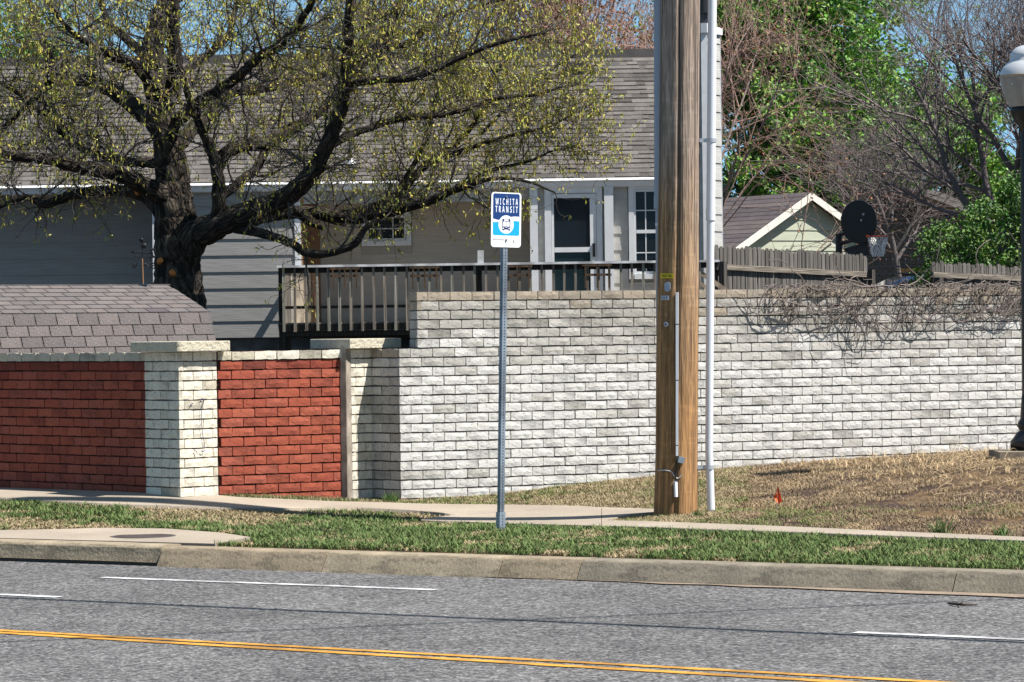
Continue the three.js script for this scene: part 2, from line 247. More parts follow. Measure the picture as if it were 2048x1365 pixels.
{ // kerb: rounded stones end to end, a storm drain inlet on the left
  const kerb = new THREE.Group(); kerb.name = numbered('kerb'); kerb.position.set(kerbA.x, 0, kerbA.z); kerb.rotation.y = kerbTurn; scene.add(kerb);
  tag(kerb, 'weathered concrete kerb along the street', 'kerb', null, 'structure');
  const tAt = (px) => { const y = 1081 + px * 0.0291, p = onLevel(px, y, 0.15); return ST(p.x, p.z)[1]; };
  const prof = (h, round) => { const a = [[0.0, -0.05], [0, h - 0.002]]; for (let k = 0; k <= 8; k++) { const w = k / 8 * 1.02; a.push([0.27 - round + Math.sin(w) * round, h - round + Math.cos(w) * round]); } a.push([0.345, 0.0], [0.36, -0.05]); return a; };
  const Rk = rng(4);
  const stone = (t0, t1, mat, h = 0.152, round = 0.05, under = 0) => {
    const pr = prof(h, round), n = 24, P = [], I = [], w = pr.length;
    for (let i = 0; i <= n; i++) { const x = lerp(t0 + 0.005, t1 - 0.005, i / n); for (const [z, y] of pr) P.push(x, (under && y < 0.03 ? under : y) + (Rk() - 0.5) * 0.0006, z + (Rk() - 0.5) * 0.0008 - (under && y < 0.03 ? 0.06 : 0)); }
    for (let i = 0; i < n; i++) for (let j = 0; j < w - 1; j++) { const o = i * w + j; I.push(o, o + w, o + 1, o + 1, o + w, o + w + 1); }
    for (const i of [0, n]) { const o = P.length / 3; for (let j = 0; j < w; j++) P.push(P[(i * w + j) * 3], P[(i * w + j) * 3 + 1], P[(i * w + j) * 3 + 2]); for (let j = 1; j < w - 1; j++) I.push(o, o + j, o + j + 1); }
    const g = new THREE.BufferGeometry(); g.setAttribute('position', new THREE.Float32BufferAttribute(P, 3)); g.setIndex(I); g.computeVertexNormals(); metreUV(g);
    return mesh('kerb_stone', g, mat, kerb);
  };
  // local z points to the road (kerbN points away)
  const cuts = [tAt(362), tAt(690), tAt(1040), tAt(1197)];
  stone(cuts[0], cuts[1], MAT.kerb[0]); stone(cuts[1], cuts[2], MAT.kerb[1]); stone(cuts[2], cuts[3], MAT.kerb[0]);
  stone(cuts[3], tAt(2048) - 0.4, MAT.kerb[2]); stone(tAt(2048) - 0.4, tAt(2048) + 9, MAT.kerb[2]);
  stone(tAt(-900), cuts[0], MAT.kerb[1], 0.165, 0.06, 0.03).name = 'inlet_lip';
  slab('inlet_throat', kerb, M([0.13, 0.11, 0.09]), tAt(-900), cuts[0] - 0.05, -0.04, 0.1, 0.05, 0.255);
  // sandy grit washed against the kerb foot
  const gg = metreUV(new THREE.PlaneGeometry(30, 0.2, 90, 1).rotateX(-Math.PI / 2)), pp = gg.attributes.position; for (let i = 0; i < pp.count; i++) if (pp.getZ(i) > 0) pp.setZ(i, -0.1 + Math.max(0, (Rk() - 0.45) * 0.12 + clamp((pp.getX(i) + 14.2) * 0.06, -0.03, 0.34)));
  const grit = mesh('gutter_grit', gg, M([0.42, 0.32, 0.23], { map: T.grit }), kerb); grit.position.set(tAt(1000) + 15, 0.009, 0.44);
}
{ // concrete top of the storm drain with its iron cover
  const c = [[-300, 1058], [0, 1063], [120, 1061], [200, 1058.5], [330, 1060], [440, 1068], [500, 1077], [430, 1090.5], [300, 1087], [0, 1079], [-300, 1070.5]].map((q) => gp(q[0], q[1]));
  const sh = new THREE.Shape(c.map((p) => new THREE.Vector2(p.x, p.z))), g = new THREE.ShapeGeometry(sh); const p = g.attributes.position;
  for (let i = 0; i < p.count; i++) { const x = p.getX(i), z = p.getY(i); p.setXYZ(i, x, Math.max(0.16, landY(x, z) + 0.01), z); }
  const n0 = c.length, sk = []; for (let i = 0; i < n0; i++) { const a = c[i], b = c[(i + 1) % n0], ya = Math.max(0.16, landY(a.x, a.z) + 0.01), yb = Math.max(0.16, landY(b.x, b.z) + 0.01); sk.push(a.x, ya, a.z, b.x, yb, b.z, b.x, -0.02, b.z, a.x, ya, a.z, b.x, -0.02, b.z, a.x, -0.02, a.z); }
  const skirt = new THREE.BufferGeometry(); skirt.setAttribute('position', new THREE.Float32BufferAttribute(sk, 3)); skirt.computeVertexNormals(); metreUV(skirt);
  const flatTop = g.toNonIndexed(); flatTop.computeVertexNormals(); metreUV(flatTop); const gAll = mergeGeometries([flatTop, skirt]);
  structure('drain_slab', gAll, MAT.concrete, 'concrete apron over the storm drain behind the kerb on the left', 'pavement');
  const m = gp(285, 1077), cov = thing('manhole_cover', 'dark flat iron cover on the storm drain apron', 'manhole cover', V(m.x, 0.166, m.z));
  cyl('rim', cov, M([0.1, 0.085, 0.075], { metalness: 0.3, roughness: 0.7 }), 0.285, 0.28, 0.012, 0, 0.001, 0, 36);
  cyl('lid', cov, M([0.12, 0.09, 0.08], { metalness: 0.3, roughness: 0.7, map: T.grit }), 0.255, 0.255, 0.01, 0, 0.0035, 0, 36);
}

// ---------------------------------------------------------------- split-faced block walls
const BL = 0.2375;                                       // length of one block with its joint
function blockGeo(seed, L = BL, H = ROW) {               // rough front bulging out of a thin bed, 40 triangles
  const R = rng(seed), nx = 4, ny = 2, gx = 0.0045, gy = 0.0066, front = [], back = [];
  for (let j = 0; j <= ny; j++) for (let i = 0; i <= nx; i++) {
    const rim = i === 0 || j === 0 || i === nx || j === ny;
    const x = lerp(-L / 2 + gx, L / 2 - gx, i / nx) + (i > 0 && i < nx ? (R() - 0.5) * 0.03 : (R() - 0.5) * 0.004), y = lerp(-H / 2 + gy, H / 2 - gy, j / ny) + (j === 1 ? (R() - 0.5) * 0.02 : (R() - 0.5) * 0.007);
    front.push([x, y, rim ? -0.0015 - R() * 0.003 : (R() - 0.5) * 0.0055]);
  }
  const pos = [], at = (i, j) => front[j * (nx + 1) + i], tri = (a, b, c) => pos.push(...a, ...b, ...c), bk = (p) => [p[0], p[1], -0.045];
  for (let j = 0; j < ny; j++) for (let i = 0; i < nx; i++) { const a = at(i, j), b = at(i + 1, j), c = at(i + 1, j + 1), d = at(i, j + 1); if ((i + j) % 2) { tri(a, b, c); tri(a, c, d); } else { tri(a, b, d); tri(b, c, d); } }
  const side = (a, b) => { tri(bk(a), bk(b), b); tri(bk(a), b, a); };
  for (let i = 0; i < nx; i++) { side(at(i, 0), at(i + 1, 0)); side(at(i + 1, ny), at(i, ny)); }
  for (let j = 0; j < ny; j++) { side(at(nx, j), at(nx, j + 1)); side(at(0, j + 1), at(0, j)); }
  const g = new THREE.BufferGeometry(); g.setAttribute('position', new THREE.Float32BufferAttribute(pos, 3)); g.computeVertexNormals();
  const uv = [], ox = R() * 5, oy = R() * 5; for (let k = 0; k < pos.length; k += 3) uv.push(pos[k] + ox, pos[k + 1] + oy); g.setAttribute('uv', new THREE.Float32BufferAttribute(uv, 2)); return g;
}
const BLOCKS = Array.from({ length: 12 }, (_, k) => blockGeo(300 + k));
const paint = (c, bs = 0.0055, map = T.stain) => M(c, { map, bumpMap: T.splitBump, bumpScale: bs, roughness: 0.93 });
const BM = {
  white: [[0.73, 0.73, 0.725], [0.75, 0.75, 0.745], [0.7, 0.7, 0.695], [0.74, 0.74, 0.735]].map((c) => paint(c)),
  grey: [[0.58, 0.57, 0.55], [0.54, 0.53, 0.51], [0.6, 0.59, 0.57]].map((c) => paint(c, 0.0045)),
  dim: [[0.44, 0.43, 0.405], [0.47, 0.455, 0.43], [0.41, 0.4, 0.375]].map((c) => paint(c, 0.005)),
  tan: [[0.4, 0.345, 0.275], [0.36, 0.315, 0.26], [0.43, 0.37, 0.3], [0.38, 0.34, 0.285]].map((c) => paint(c, 0.003)),
  red: [[0.4, 0.094, 0.052], [0.37, 0.084, 0.046], [0.43, 0.11, 0.064], [0.34, 0.08, 0.048], [0.385, 0.088, 0.05], [0.4, 0.104, 0.066]].map((c) => paint(c, 0.004)),
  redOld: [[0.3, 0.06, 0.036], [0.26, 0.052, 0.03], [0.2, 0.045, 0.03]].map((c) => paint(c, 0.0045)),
  cream: [[0.81, 0.77, 0.67], [0.78, 0.74, 0.645], [0.82, 0.78, 0.68]].map((c) => paint(c, 0.003)),
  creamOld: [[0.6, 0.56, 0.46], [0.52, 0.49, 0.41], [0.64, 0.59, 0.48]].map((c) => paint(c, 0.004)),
};
const mortar = { white: M([0.16, 0.15, 0.14]), red: M([0.07, 0.025, 0.018]), cream: M([0.2, 0.18, 0.14]) };
const pick = (R, a) => a[Math.floor(R() * a.length)];
/* courses of blocks on a face: parent's local x along the face from x0 to x1, z out of it; tone(row from top, R) gives the material list.
   Blocks past `many` (the farthest) are joined into one mesh. */
function courses(parent, { x0, x1, yTop, rows, z = 0, seed, tone, turn = 0, ox = 0, oz = 0, many = 1e9, phase = 0, endHalf = true, name = 'block' }) {
  const R = rng(seed), list = [];
  for (let r = 0; r < rows; r++) {
    let x = x0 - (((r % 2) * 0.5 + phase) % 1) * BL;
    for (; x < x1 - 0.01; x += BL) { const a = Math.max(x, x0), b = Math.min(x + BL, x1); if (b - a < 0.03) continue; list.push({ r, a, b, g: pick(R, BLOCKS), m: pick(R, tone(r, R, (a + b) / 2)), dz: (R() - 0.5) * 0.007, f: R() < 0.5 ? -1 : 1, tilt: (R() - 0.5) * 0.012 }); }
  }
  const c = Math.cos(turn), s = Math.sin(turn), M4 = new THREE.Matrix4(), rest = new Map();
  list.sort((p, q) => p.a - q.a);
  list.forEach((b, k) => {
    const lx = (b.a + b.b) / 2, y = yTop - (b.r + 0.5) * ROW, zz = z + b.dz, X = ox + lx * c + zz * s, Z = oz - lx * s + zz * c;
    const q = new THREE.Quaternion().setFromEuler(new THREE.Euler(0, turn, b.tilt)), sc = V((b.b - b.a) / BL, 1, 1);
    if (k < many) { const m = mesh(name, b.g, b.m, parent); m.position.set(X, y, Z); m.quaternion.copy(q); m.scale.copy(sc); }
    else { const g = b.g.clone().applyMatrix4(M4.compose(V(X, y, Z), q, sc)); if (!rest.has(b.m)) rest.set(b.m, []); rest.get(b.m).push(g); }
  });
  for (const [m, gs] of rest) { const o = mesh('far_blocks', mergeGeometries(gs), m, parent); o.userData.kind = 'stuff'; }
}
function wallFrame(name, label, a, b, category = 'wall') { const t = Math.atan2(-(b.z - a.z), b.x - a.x); const g = thing(name, label, category, V(a.x, 0, a.z), t); return [g, Math.hypot(b.x - a.x, b.z - a.z)]; }
const CAP = 1.704;                                       // top of the low walls
// --- tall white wall
{
  const a = flat(800, 850, whiteD(800)), b = flat(2330, 850, whiteD(2330)), [g, L] = wallFrame('white_block_wall', 'tall white painted split-faced block wall behind the utility pole', a, b);
  const step = onPlane(g, 834, 640, 0).x, top = CAP + 6 * ROW;
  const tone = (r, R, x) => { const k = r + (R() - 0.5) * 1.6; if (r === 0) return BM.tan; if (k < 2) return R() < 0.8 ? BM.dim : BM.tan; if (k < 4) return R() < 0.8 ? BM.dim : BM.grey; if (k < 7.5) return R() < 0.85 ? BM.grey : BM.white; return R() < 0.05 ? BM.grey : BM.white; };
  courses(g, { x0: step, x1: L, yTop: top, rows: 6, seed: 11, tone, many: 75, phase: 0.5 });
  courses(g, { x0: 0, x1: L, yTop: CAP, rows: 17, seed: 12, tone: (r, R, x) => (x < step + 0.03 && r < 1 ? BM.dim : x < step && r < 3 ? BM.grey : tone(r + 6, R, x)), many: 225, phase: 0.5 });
  slab('wall_core', g, mortar.white, step + 0.02, L, 0.1, top - 0.004, -0.22, -0.03);
  slab('wall_core', g, mortar.white, 0.02, step + 0.02, 0.1, CAP - 0.004, -0.3, -0.03);
  // shaded end of the tall part, and the return that meets the cream pier
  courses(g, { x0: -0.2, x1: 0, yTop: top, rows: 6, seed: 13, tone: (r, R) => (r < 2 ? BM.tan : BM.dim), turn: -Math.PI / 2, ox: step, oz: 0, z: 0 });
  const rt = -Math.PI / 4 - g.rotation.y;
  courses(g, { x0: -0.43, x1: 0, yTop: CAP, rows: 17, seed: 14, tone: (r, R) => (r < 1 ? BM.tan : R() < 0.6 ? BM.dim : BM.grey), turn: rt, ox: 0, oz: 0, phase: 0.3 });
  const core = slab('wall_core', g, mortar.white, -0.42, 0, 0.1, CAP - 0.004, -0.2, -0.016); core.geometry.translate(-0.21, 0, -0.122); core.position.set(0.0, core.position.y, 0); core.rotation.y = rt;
}
// --- piers: square columns set cornerwise, with an overhanging cap
function pier(name, label, corner, wL, wR, seed, rowsDown = 17) {
  const g = thing(name, label, 'pier', V(corner.x, 0, corner.z));
  const tL = -Math.PI / 4, tR = Math.PI / 4;
  const tone = (r, R) => (R() < 0.05 ? BM.creamOld : BM.cream);
  courses(g, { x0: -wL, x1: 0.0, yTop: CAP, rows: rowsDown, seed, tone, turn: tL, phase: 0 });
  courses(g, { x0: 0.0, x1: wR, yTop: CAP, rows: rowsDown, seed: seed + 1, tone, turn: tR, phase: 0.25 });
  const core = mesh('pier_core', boxGeo(wL - 0.055, CAP - 0.1, wR - 0.055).translate(-(wL) / 2, (CAP + 0.1) / 2 - 0.003, -(wR) / 2), mortar.cream, g); core.rotation.y = tL;
  const o = 0.085, cw = wL + 2 * o, cd = wR + 2 * o, cap = new THREE.Group(); 
  const sh = new THREE.Shape(); const Rr = rng(seed + 7); const pts = [[-cw / 2, -cd / 2], [cw / 2, -cd / 2], [cw / 2, cd / 2], [-cw / 2, cd / 2]]; pts.forEach((p, k) => (k ? sh.lineTo(...p) : sh.moveTo(...p)));
  const cg = new THREE.ExtrudeGeometry(sh, { depth: 0.084, bevelEnabled: true, bevelSize: 0.006, bevelThickness: 0.006, bevelSegments: 2 }).rotateX(-Math.PI / 2); cg.translate(-wL / 2, CAP + 0.009, -wR / 2); metreUV(cg);
  const c = mesh('cap', cg, M([0.62, 0.58, 0.47], { map: T.stain, bumpMap: T.mottleBump, bumpScale: 0.012 }), g); c.rotation.y = tL;
  return g;
}
const C1 = flat(358, 840, 30.75), C2 = flat(703, 840, 31.78);
const pier1 = pier('cream_block_pier', 'cream painted block pier with scribbled marks between the two red walls', C1, 0.52, 0.47, 50);
pier('cream_block_pier', 'cream painted block pier with a flat cap beside the white wall', C2, 0.4, 0.5, 60);
{ // blue pen scribbles on the first pier's sunlit face
  const ink = M([0.06, 0.06, 0.16]);
  const P = (px, py) => { const g = new THREE.Group(); g.position.copy(C1); g.rotation.y = Math.PI / 4; const v = onPlane(g, px, py, 0.016); return v.applyMatrix4(g.matrixWorld).sub(pier1.position); };
  const sc = (pts, r) => mesh('scribble', tubeGeo(smooth(pts.map((q) => P(...q)), [1, 1], 0.02)[0], r, 4), ink, pier1);
  sc([[400, 806], [402, 799], [406, 798], [407, 804], [404, 812], [402, 830], [403, 850], [405, 870], [408, 888], [408, 898]], 0.0032); sc([[380, 812], [383, 808], [386, 808]], 0.004); sc([[402, 902], [406, 904], [409, 901]], 0.004); sc([[389, 901], [393, 904], [394, 909]], 0.003);
}
// --- red walls
{
  const n = V(-Math.SQRT1_2, 0, Math.SQRT1_2), u = V(Math.SQRT1_2, 0, Math.SQRT1_2);
  const e = C1.clone().addScaledVector(u, -0.5).addScaledVector(n, -0.055), s = e.clone().addScaledVector(u, -5.6);
  const [g, L] = wallFrame('red_block_wall', 'shaded dark red block wall at the left with a pale coping', s, e);
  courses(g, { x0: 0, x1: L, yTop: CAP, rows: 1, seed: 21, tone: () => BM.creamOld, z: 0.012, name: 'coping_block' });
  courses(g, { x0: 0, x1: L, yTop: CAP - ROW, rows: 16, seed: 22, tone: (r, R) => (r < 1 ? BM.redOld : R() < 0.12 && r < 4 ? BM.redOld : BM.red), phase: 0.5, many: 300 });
  slab('wall_core', g, mortar.red, 0, L, 0.1, CAP - 0.006, -0.2, -0.03);
}
{
  const u1 = V(Math.SQRT1_2, 0, -Math.SQRT1_2), a = C1.clone().addScaledVector(u1, 0.45).add(V(0.02, 0, -0.05)), b = flat(700, 840, 31.775);
  const [g, L] = wallFrame('red_block_wall', 'sunlit brick red block wall between the two cream piers', a, b);
  courses(g, { x0: 0, x1: L, yTop: CAP, rows: 1, seed: 31, tone: (r, R) => (R() < 0.5 ? BM.cream : BM.creamOld), z: 0.012, phase: 0.4, name: 'coping_block' });
  courses(g, { x0: 0, x1: L, yTop: CAP - ROW, rows: 17, seed: 32, tone: (r, R) => (r < 1 && R() < 0.7 ? BM.redOld : BM.red), phase: 0.9 });
  slab('wall_core', g, mortar.red, 0, L, 0.1, CAP - 0.006, -0.2, -0.03);
  const p = flat(690, 850, 31.74), post = thing('steel_post', 'narrow tan steel post where the sunlit red wall ends', 'post', V(p.x, 0, p.z), -0.5);
  const m = M([0.42, 0.36, 0.29], { map: T.mottle }); slab('web', post, m, -0.034, 0.034, 0.12, CAP + 0.02, 0.02, 0.028); slab('flange', post, m, -0.036, -0.028, 0.12, CAP + 0.02, -0.06, 0.0195); slab('flange', post, m, 0.028, 0.036, 0.12, CAP + 0.02, -0.06, 0.0195);
}

// ---------------------------------------------------------------- transit sign
{
  const b = gp(1001, 1063), hs0 = pt(1008, 440, -b.z).y - b.y, s = thing('transit_sign', 'blue and white transit stop sign on a perforated steel post', 'sign', V(b.x, b.y, b.z));
  s.quaternion.setFromAxisAngle(V(0, 0, 1), -0.0254).multiply(new THREE.Quaternion().setFromAxisAngle(V(0, 1, 0), 0.6));
  const steel = M([0.3, 0.36, 0.42], { metalness: 0.35, roughness: 0.5, map: T.mottle }), hole = M([0.03, 0.035, 0.05]);
  const w = 0.044; box('post', s, steel, w, hs0 + 0.22, w, 0, (hs0 + 0.18) / 2, 0); box('anchor_sleeve', s, steel, 0.058, 0.19, 0.058, 0, 0.065, 0);
  const hs = []; for (let y = 0.17; y < hs0 - 0.24; y += 0.0254) { hs.push(new THREE.CircleGeometry(0.0062, 6).translate(0, y, w / 2 + 0.0012)); hs.push(new THREE.CircleGeometry(0.0062, 6).rotateY(-Math.PI / 2).translate(-w / 2 - 0.0012, y, 0)); }
  for (let y = 0.03; y < 0.15; y += 0.0254) { hs.push(new THREE.CircleGeometry(0.0062, 6).translate(0, y, 0.0302)); hs.push(new THREE.CircleGeometry(0.0062, 6).rotateY(-Math.PI / 2).translate(-0.0302, y, 0)); }
  mesh('punched_holes', mergeGeometries(hs), hole, s).userData.kind = 'stuff';
  const bolt = new THREE.CylinderGeometry(0.011, 0.011, 0.03, 8).rotateZ(Math.PI / 2);
  const bm = mesh('anchor_bolt', bolt, steel, s); bm.position.set(0.035, 0.11, 0.0);
  // the panel
  const W = 0.305, H = 0.462, c = document.createElement('canvas'); c.width = 640; c.height = 970; const x = c.getContext('2d'), X = (v) => v * 640, Y = (v) => v * 970;
  x.fillStyle = '#f4f6f8'; x.fillRect(0, 0, 640, 970);
  const rr = (a, bb, ww, hh, r) => { x.beginPath(); x.moveTo(a + r, bb); x.arcTo(a + ww, bb, a + ww, bb + hh, r); x.arcTo(a + ww, bb + hh, a, bb + hh, r); x.arcTo(a, bb + hh, a, bb, r); x.arcTo(a, bb, a + ww, bb, r); x.closePath(); };
  x.save(); rr(X(0.055), Y(0.022), X(0.89), Y(0.765), 36); x.clip();
  x.fillStyle = '#0d3a75'; x.fillRect(0, 0, 640, Y(0.8));
  x.fillStyle = '#f4f6f8'; x.beginPath(); x.moveTo(0, Y(0.47)); x.bezierCurveTo(X(0.2), Y(0.51), X(0.3), Y(0.52), X(0.45), Y(0.48)); x.bezierCurveTo(X(0.62), Y(0.44), X(0.8), Y(0.42), X(1), Y(0.445)); x.lineTo(X(1), Y(0.52)); x.lineTo(0, Y(0.55)); x.fill();
  x.fillStyle = '#12a8dc'; x.beginPath(); x.moveTo(0, Y(0.535)); x.bezierCurveTo(X(0.2), Y(0.55), X(0.3), Y(0.57), X(0.5), Y(0.54)); x.bezierCurveTo(X(0.7), Y(0.51), X(0.85), Y(0.51), X(1), Y(0.525)); x.lineTo(X(1), Y(0.8)); x.lineTo(0, Y(0.8)); x.fill(); x.restore();
  x.fillStyle = '#f4f6f8'; x.beginPath(); x.ellipse(X(0.5), Y(0.585), X(0.255), Y(0.168), 0, 0, 7); x.fill();
  // bus seen from the front
  x.fillStyle = '#10275c'; rr(X(0.37), Y(0.483), X(0.27), Y(0.195), 14); x.fill(); x.fillRect(X(0.375), Y(0.67), X(0.06), Y(0.025)); x.fillRect(X(0.575), Y(0.67), X(0.06), Y(0.025));
  x.fillStyle = '#f4f6f8'; rr(X(0.43), Y(0.492), X(0.15), Y(0.03), 8); x.fill(); rr(X(0.395), Y(0.532), X(0.102), Y(0.09), 6); x.fill(); rr(X(0.511), Y(0.532), X(0.104), Y(0.09), 6); x.fill();
  x.beginPath(); x.arc(X(0.41), Y(0.654), 13, 0, 7); x.arc(X(0.6), Y(0.654), 13, 0, 7); x.fill(); x.fillRect(X(0.47), Y(0.635), X(0.07), 8);
  // tall narrow lettering
  x.fillStyle = '#f4f6f8'; const word = (t, y, hgt, x0, x1) => { x.font = 'bold 100px sans-serif'; const n = t.length, tw = [...t].map((ch) => Math.max(34, x.measureText(ch).width)), sum = tw.reduce((p, q) => p + q, 0), gap = (x1 - x0) * 0.055, k = (x1 - x0 - gap * (n - 1)) / sum; let cx = x0; [...t].forEach((ch, i) => { const wdt = tw[i] * k, ms = x.measureText(ch).width; x.save(); x.translate(cx, y); x.scale(wdt / ms * (ch === 'I' ? 0.8 : 1), hgt / 73); x.fillText(ch, 0, 0); x.restore(); cx += wdt + gap; }); };
  word('WICHITA', Y(0.225), Y(0.117), X(0.135), X(0.885)); word('TRANSIT', Y(0.365), Y(0.117), X(0.135), X(0.885));
  x.fillStyle = '#3b414d'; x.font = 'bold 54px sans-serif'; x.save(); x.translate(X(0.06), Y(0.878)); x.scale(0.66, 1); x.fillText('wichitatransit.org', 0, 0); x.restore();
  x.fillStyle = '#8a8f98'; const Rt = rng(3); for (let k = 0; k < 9; k++) x.fillRect(X(0.06) + k * 15, Y(0.905), 9, 12 + Rt() * 6); for (let k = 0; k < 6; k++) x.fillRect(X(0.8) + k * 16, Y(0.905), 9, 14 + Rt() * 6);
  x.fillStyle = '#3b414d'; x.fillRect(X(0.745), Y(0.862), 18, 22); x.fillRect(X(0.742), Y(0.89), 22, 32);
  const ct = new THREE.CanvasTexture(c); ct.colorSpace = THREE.SRGBColorSpace; ct.anisotropy = 8;
  const sh = new THREE.Shape(), r = 0.03, a = W / 2, d = H / 2; sh.moveTo(-a + r, -d); sh.lineTo(a - r, -d); sh.absarc(a - r, -d + r, r, -Math.PI / 2, 0); sh.lineTo(a, d - r); sh.absarc(a - r, d - r, r, 0, Math.PI / 2); sh.lineTo(-a + r, d); sh.absarc(-a + r, d - r, r, Math.PI / 2, Math.PI); sh.lineTo(-a, -d + r); sh.absarc(-a + r, -d + r, r, Math.PI, Math.PI * 1.5);
  const pg = new THREE.ShapeGeometry(sh, 8), uv = pg.attributes.uv, pp = pg.attributes.position; for (let i = 0; i < uv.count; i++) uv.setXY(i, pp.getX(i) / W + 0.5, pp.getY(i) / H + 0.5);
  const plate = mesh('plate', new THREE.ExtrudeGeometry(sh, { depth: 0.003, bevelEnabled: false }), M([0.55, 0.56, 0.57], { metalness: 0.5, roughness: 0.45 }), s); plate.position.set(0, hs0, 0.0235);
  const face = mesh('sign_face', pg, M('#ffffff', { map: ct, roughness: 0.5 }), plate); face.position.z = 0.0042;
  for (const y of [0.195, -0.172]) { const bo = mesh('bolt', new THREE.CylinderGeometry(0.009, 0.009, 0.008, 10).rotateX(Math.PI / 2), M([0.25, 0.26, 0.28], { metalness: 0.6, roughness: 0.4 }), plate); bo.position.set(0, y, 0.008); }
}
// ---------------------------------------------------------------- utility pole with its risers
{
  const base = gp(1352, 1029), p = thing('utility_pole', 'thick brown wooden utility pole with tags standing on the grass', 'pole', V(base.x, base.y - 0.05, base.z)), d0 = -base.z;
  const H = 10.5, topAt = pt(1361, -40, d0), lean = (topAt.x - base.x) / (topAt.y - base.y);
  p.rotation.z = -Math.atan(lean);
  const grain = tex(512, 2048, (u, v) => { const s = fbm(u, v, 60, 14, 3, 101, 0.75), f = fbm(u, v, 128, 110, 2, 103), k = fbm(u, v, 5, 8, 4, 105), ck = fbm(u, v, 34, 6, 3, 107), h = fbm(u, v, 7, 260, 2, 109); const low = sstep(0.34, 0.1, v + (k - 0.5) * 0.2); let g = 0.62 + 0.85 * (s - 0.5) + 0.55 * (f - 0.5) + 0.1 * sstep(0.66, 0.8, h); g *= 1 - 0.65 * sstep(0.6, 0.7, ck); const c = [lerp(0.605, 0.63, low), lerp(0.54, 0.475, low), lerp(0.485, 0.31, low)]; return c.map((q) => q * (0.55 + 0.75 * g)); }, 1, 1);
  const gb = tex(512, 1024, (u, v) => { const s = fbm(u, v, 60, 14, 3, 101, 0.75), ck = fbm(u, v, 34, 6, 3, 107), f = fbm(u, v, 128, 110, 2, 103); return s * 0.5 + f * 0.3 + 0.2 - 0.6 * sstep(0.6, 0.7, ck); }, 1, 1, false);
  const wood = M([0.8, 0.8, 0.8], { map: grain, bumpMap: gb, bumpScale: 0.014, roughness: 0.9 });
  const P = [], N = [], U = [], I = [], nh = 90, ns = 72;
  for (let j = 0; j <= nh; j++) for (let i = 0; i <= ns; i++) {
    const y = H * j / nh, w = i / ns * Math.PI * 2, r0 = lerp(0.186, 0.165, y / H) + (y < 0.5 ? 0.012 * (1 - y / 0.5) : 0);
    const wrap = (a, b) => Math.abs(Math.atan2(Math.sin(a - b), Math.cos(a - b)));
    const groove = -0.03 * Math.exp(-((wrap(w, 1.66 + 0.03 * Math.sin(y * 1.3)) / 0.045) ** 2)) - 0.008 * Math.exp(-((wrap(w, 0.9 + 0.08 * Math.sin(y * 0.7)) / 0.03) ** 2)) - 0.007 * Math.exp(-((wrap(w, 2.3 + 0.05 * Math.sin(y)) / 0.03) ** 2));
    const r = r0 + groove + 0.004 * (vn(w * 6, y * 1.5, 1000, 1000, 5) - 0.5) + 0.004 * Math.sin(2 * w + y * 0.6);
    P.push(Math.cos(w) * r, y, Math.sin(w) * r); U.push(i / ns * 1, y / H);
  }
  for (let j = 0; j < nh; j++) for (let i = 0; i < ns; i++) { const o = j * (ns + 1) + i; I.push(o, o + ns + 1, o + 1, o + 1, o + ns + 1, o + ns + 2); }
  const g = new THREE.BufferGeometry(); g.setAttribute('position', new THREE.Float32BufferAttribute(P, 3)); g.setAttribute('uv', new THREE.Float32BufferAttribute(U, 2)); g.setIndex(I); g.computeVertexNormals();
  mesh('shaft', g, wood, p);
  const L = (px, py, w = 0.19) => onPlane(p, px, py, w), zinc = M([0.55, 0.57, 0.6], { metalness: 0.5, roughness: 0.45 }), pvc = M([0.72, 0.74, 0.78], { roughness: 0.55 }), black = M([0.03, 0.03, 0.03]);
  const surf = (px, py, out) => { const v = L(px, py, 0.15), r = 0.19 + out; v.z = Math.sqrt(Math.max(0.0004, r * r - v.x * v.x)); return v; };
  // white ground wire moulding in sections
  for (const [y0, y1] of [[585, 648], [650, 760], [762, 890], [892, 912]]) { const a = surf(1354, y0, 0.002), b = surf(1354, y1, 0.002); mesh('wire_moulding', beamGeo(a, b, 0.022, 0.03), pvc, p); }
  mesh('wire_moulding', beamGeo(surf(1351, 962, 0.002), surf(1352, 994, 0.004), 0.02, 0.03), pvc, p);
  const loop = [surf(1353, 914, 0.01), surf(1352, 940, 0.02), surf(1351, 962, 0.012)]; mesh('ground_wire', tubeGeo(smooth(loop, [1, 1], 0.03)[0], 0.008, 6), black, p);
  mesh('guard_wire', tubeGeo(smooth([surf(1316, 942, 0.01), surf(1330, 941, 0.012), surf(1343, 944, 0.012), surf(1350, 954, 0.014), surf(1356, 957, 0.012), surf(1363, 950, 0.01)], [1, 1], 0.02)[0], 0.005, 5), zinc, p);
  { const v = surf(1362, 920, 0.02); const b = box('junction_box', p, M([0.3, 0.36, 0.42], { metalness: 0.3, roughness: 0.5 }), 0.052, 0.052, 0.05, v.x, v.y, v.z); b.rotation.z = -0.2; }
  // tags; turned to follow the round shaft
  const tagPlate = (name, px, py, w, h, txt, bg, fg, round) => {
    const v = surf(px, py, 0.004); const c = document.createElement('canvas'); c.width = 256; c.height = Math.round(256 * h / w); const x = c.getContext('2d'); x.fillStyle = bg; x.fillRect(0, 0, 256, c.height);
    if (txt) { x.fillStyle = fg; x.font = `bold ${Math.round(c.height * 0.82)}px sans-serif`; const tw = x.measureText(txt).width; x.save(); x.translate(14, c.height * 0.82); x.scale(205 / tw, 1); x.fillText(txt, 0, 0); x.restore(); }
    const ct = new THREE.CanvasTexture(c); ct.colorSpace = THREE.SRGBColorSpace;
    const geo = round ? new THREE.CylinderGeometry(w / 2, w / 2, 0.004, 24).rotateX(Math.PI / 2) : new THREE.BoxGeometry(w, h, 0.003);
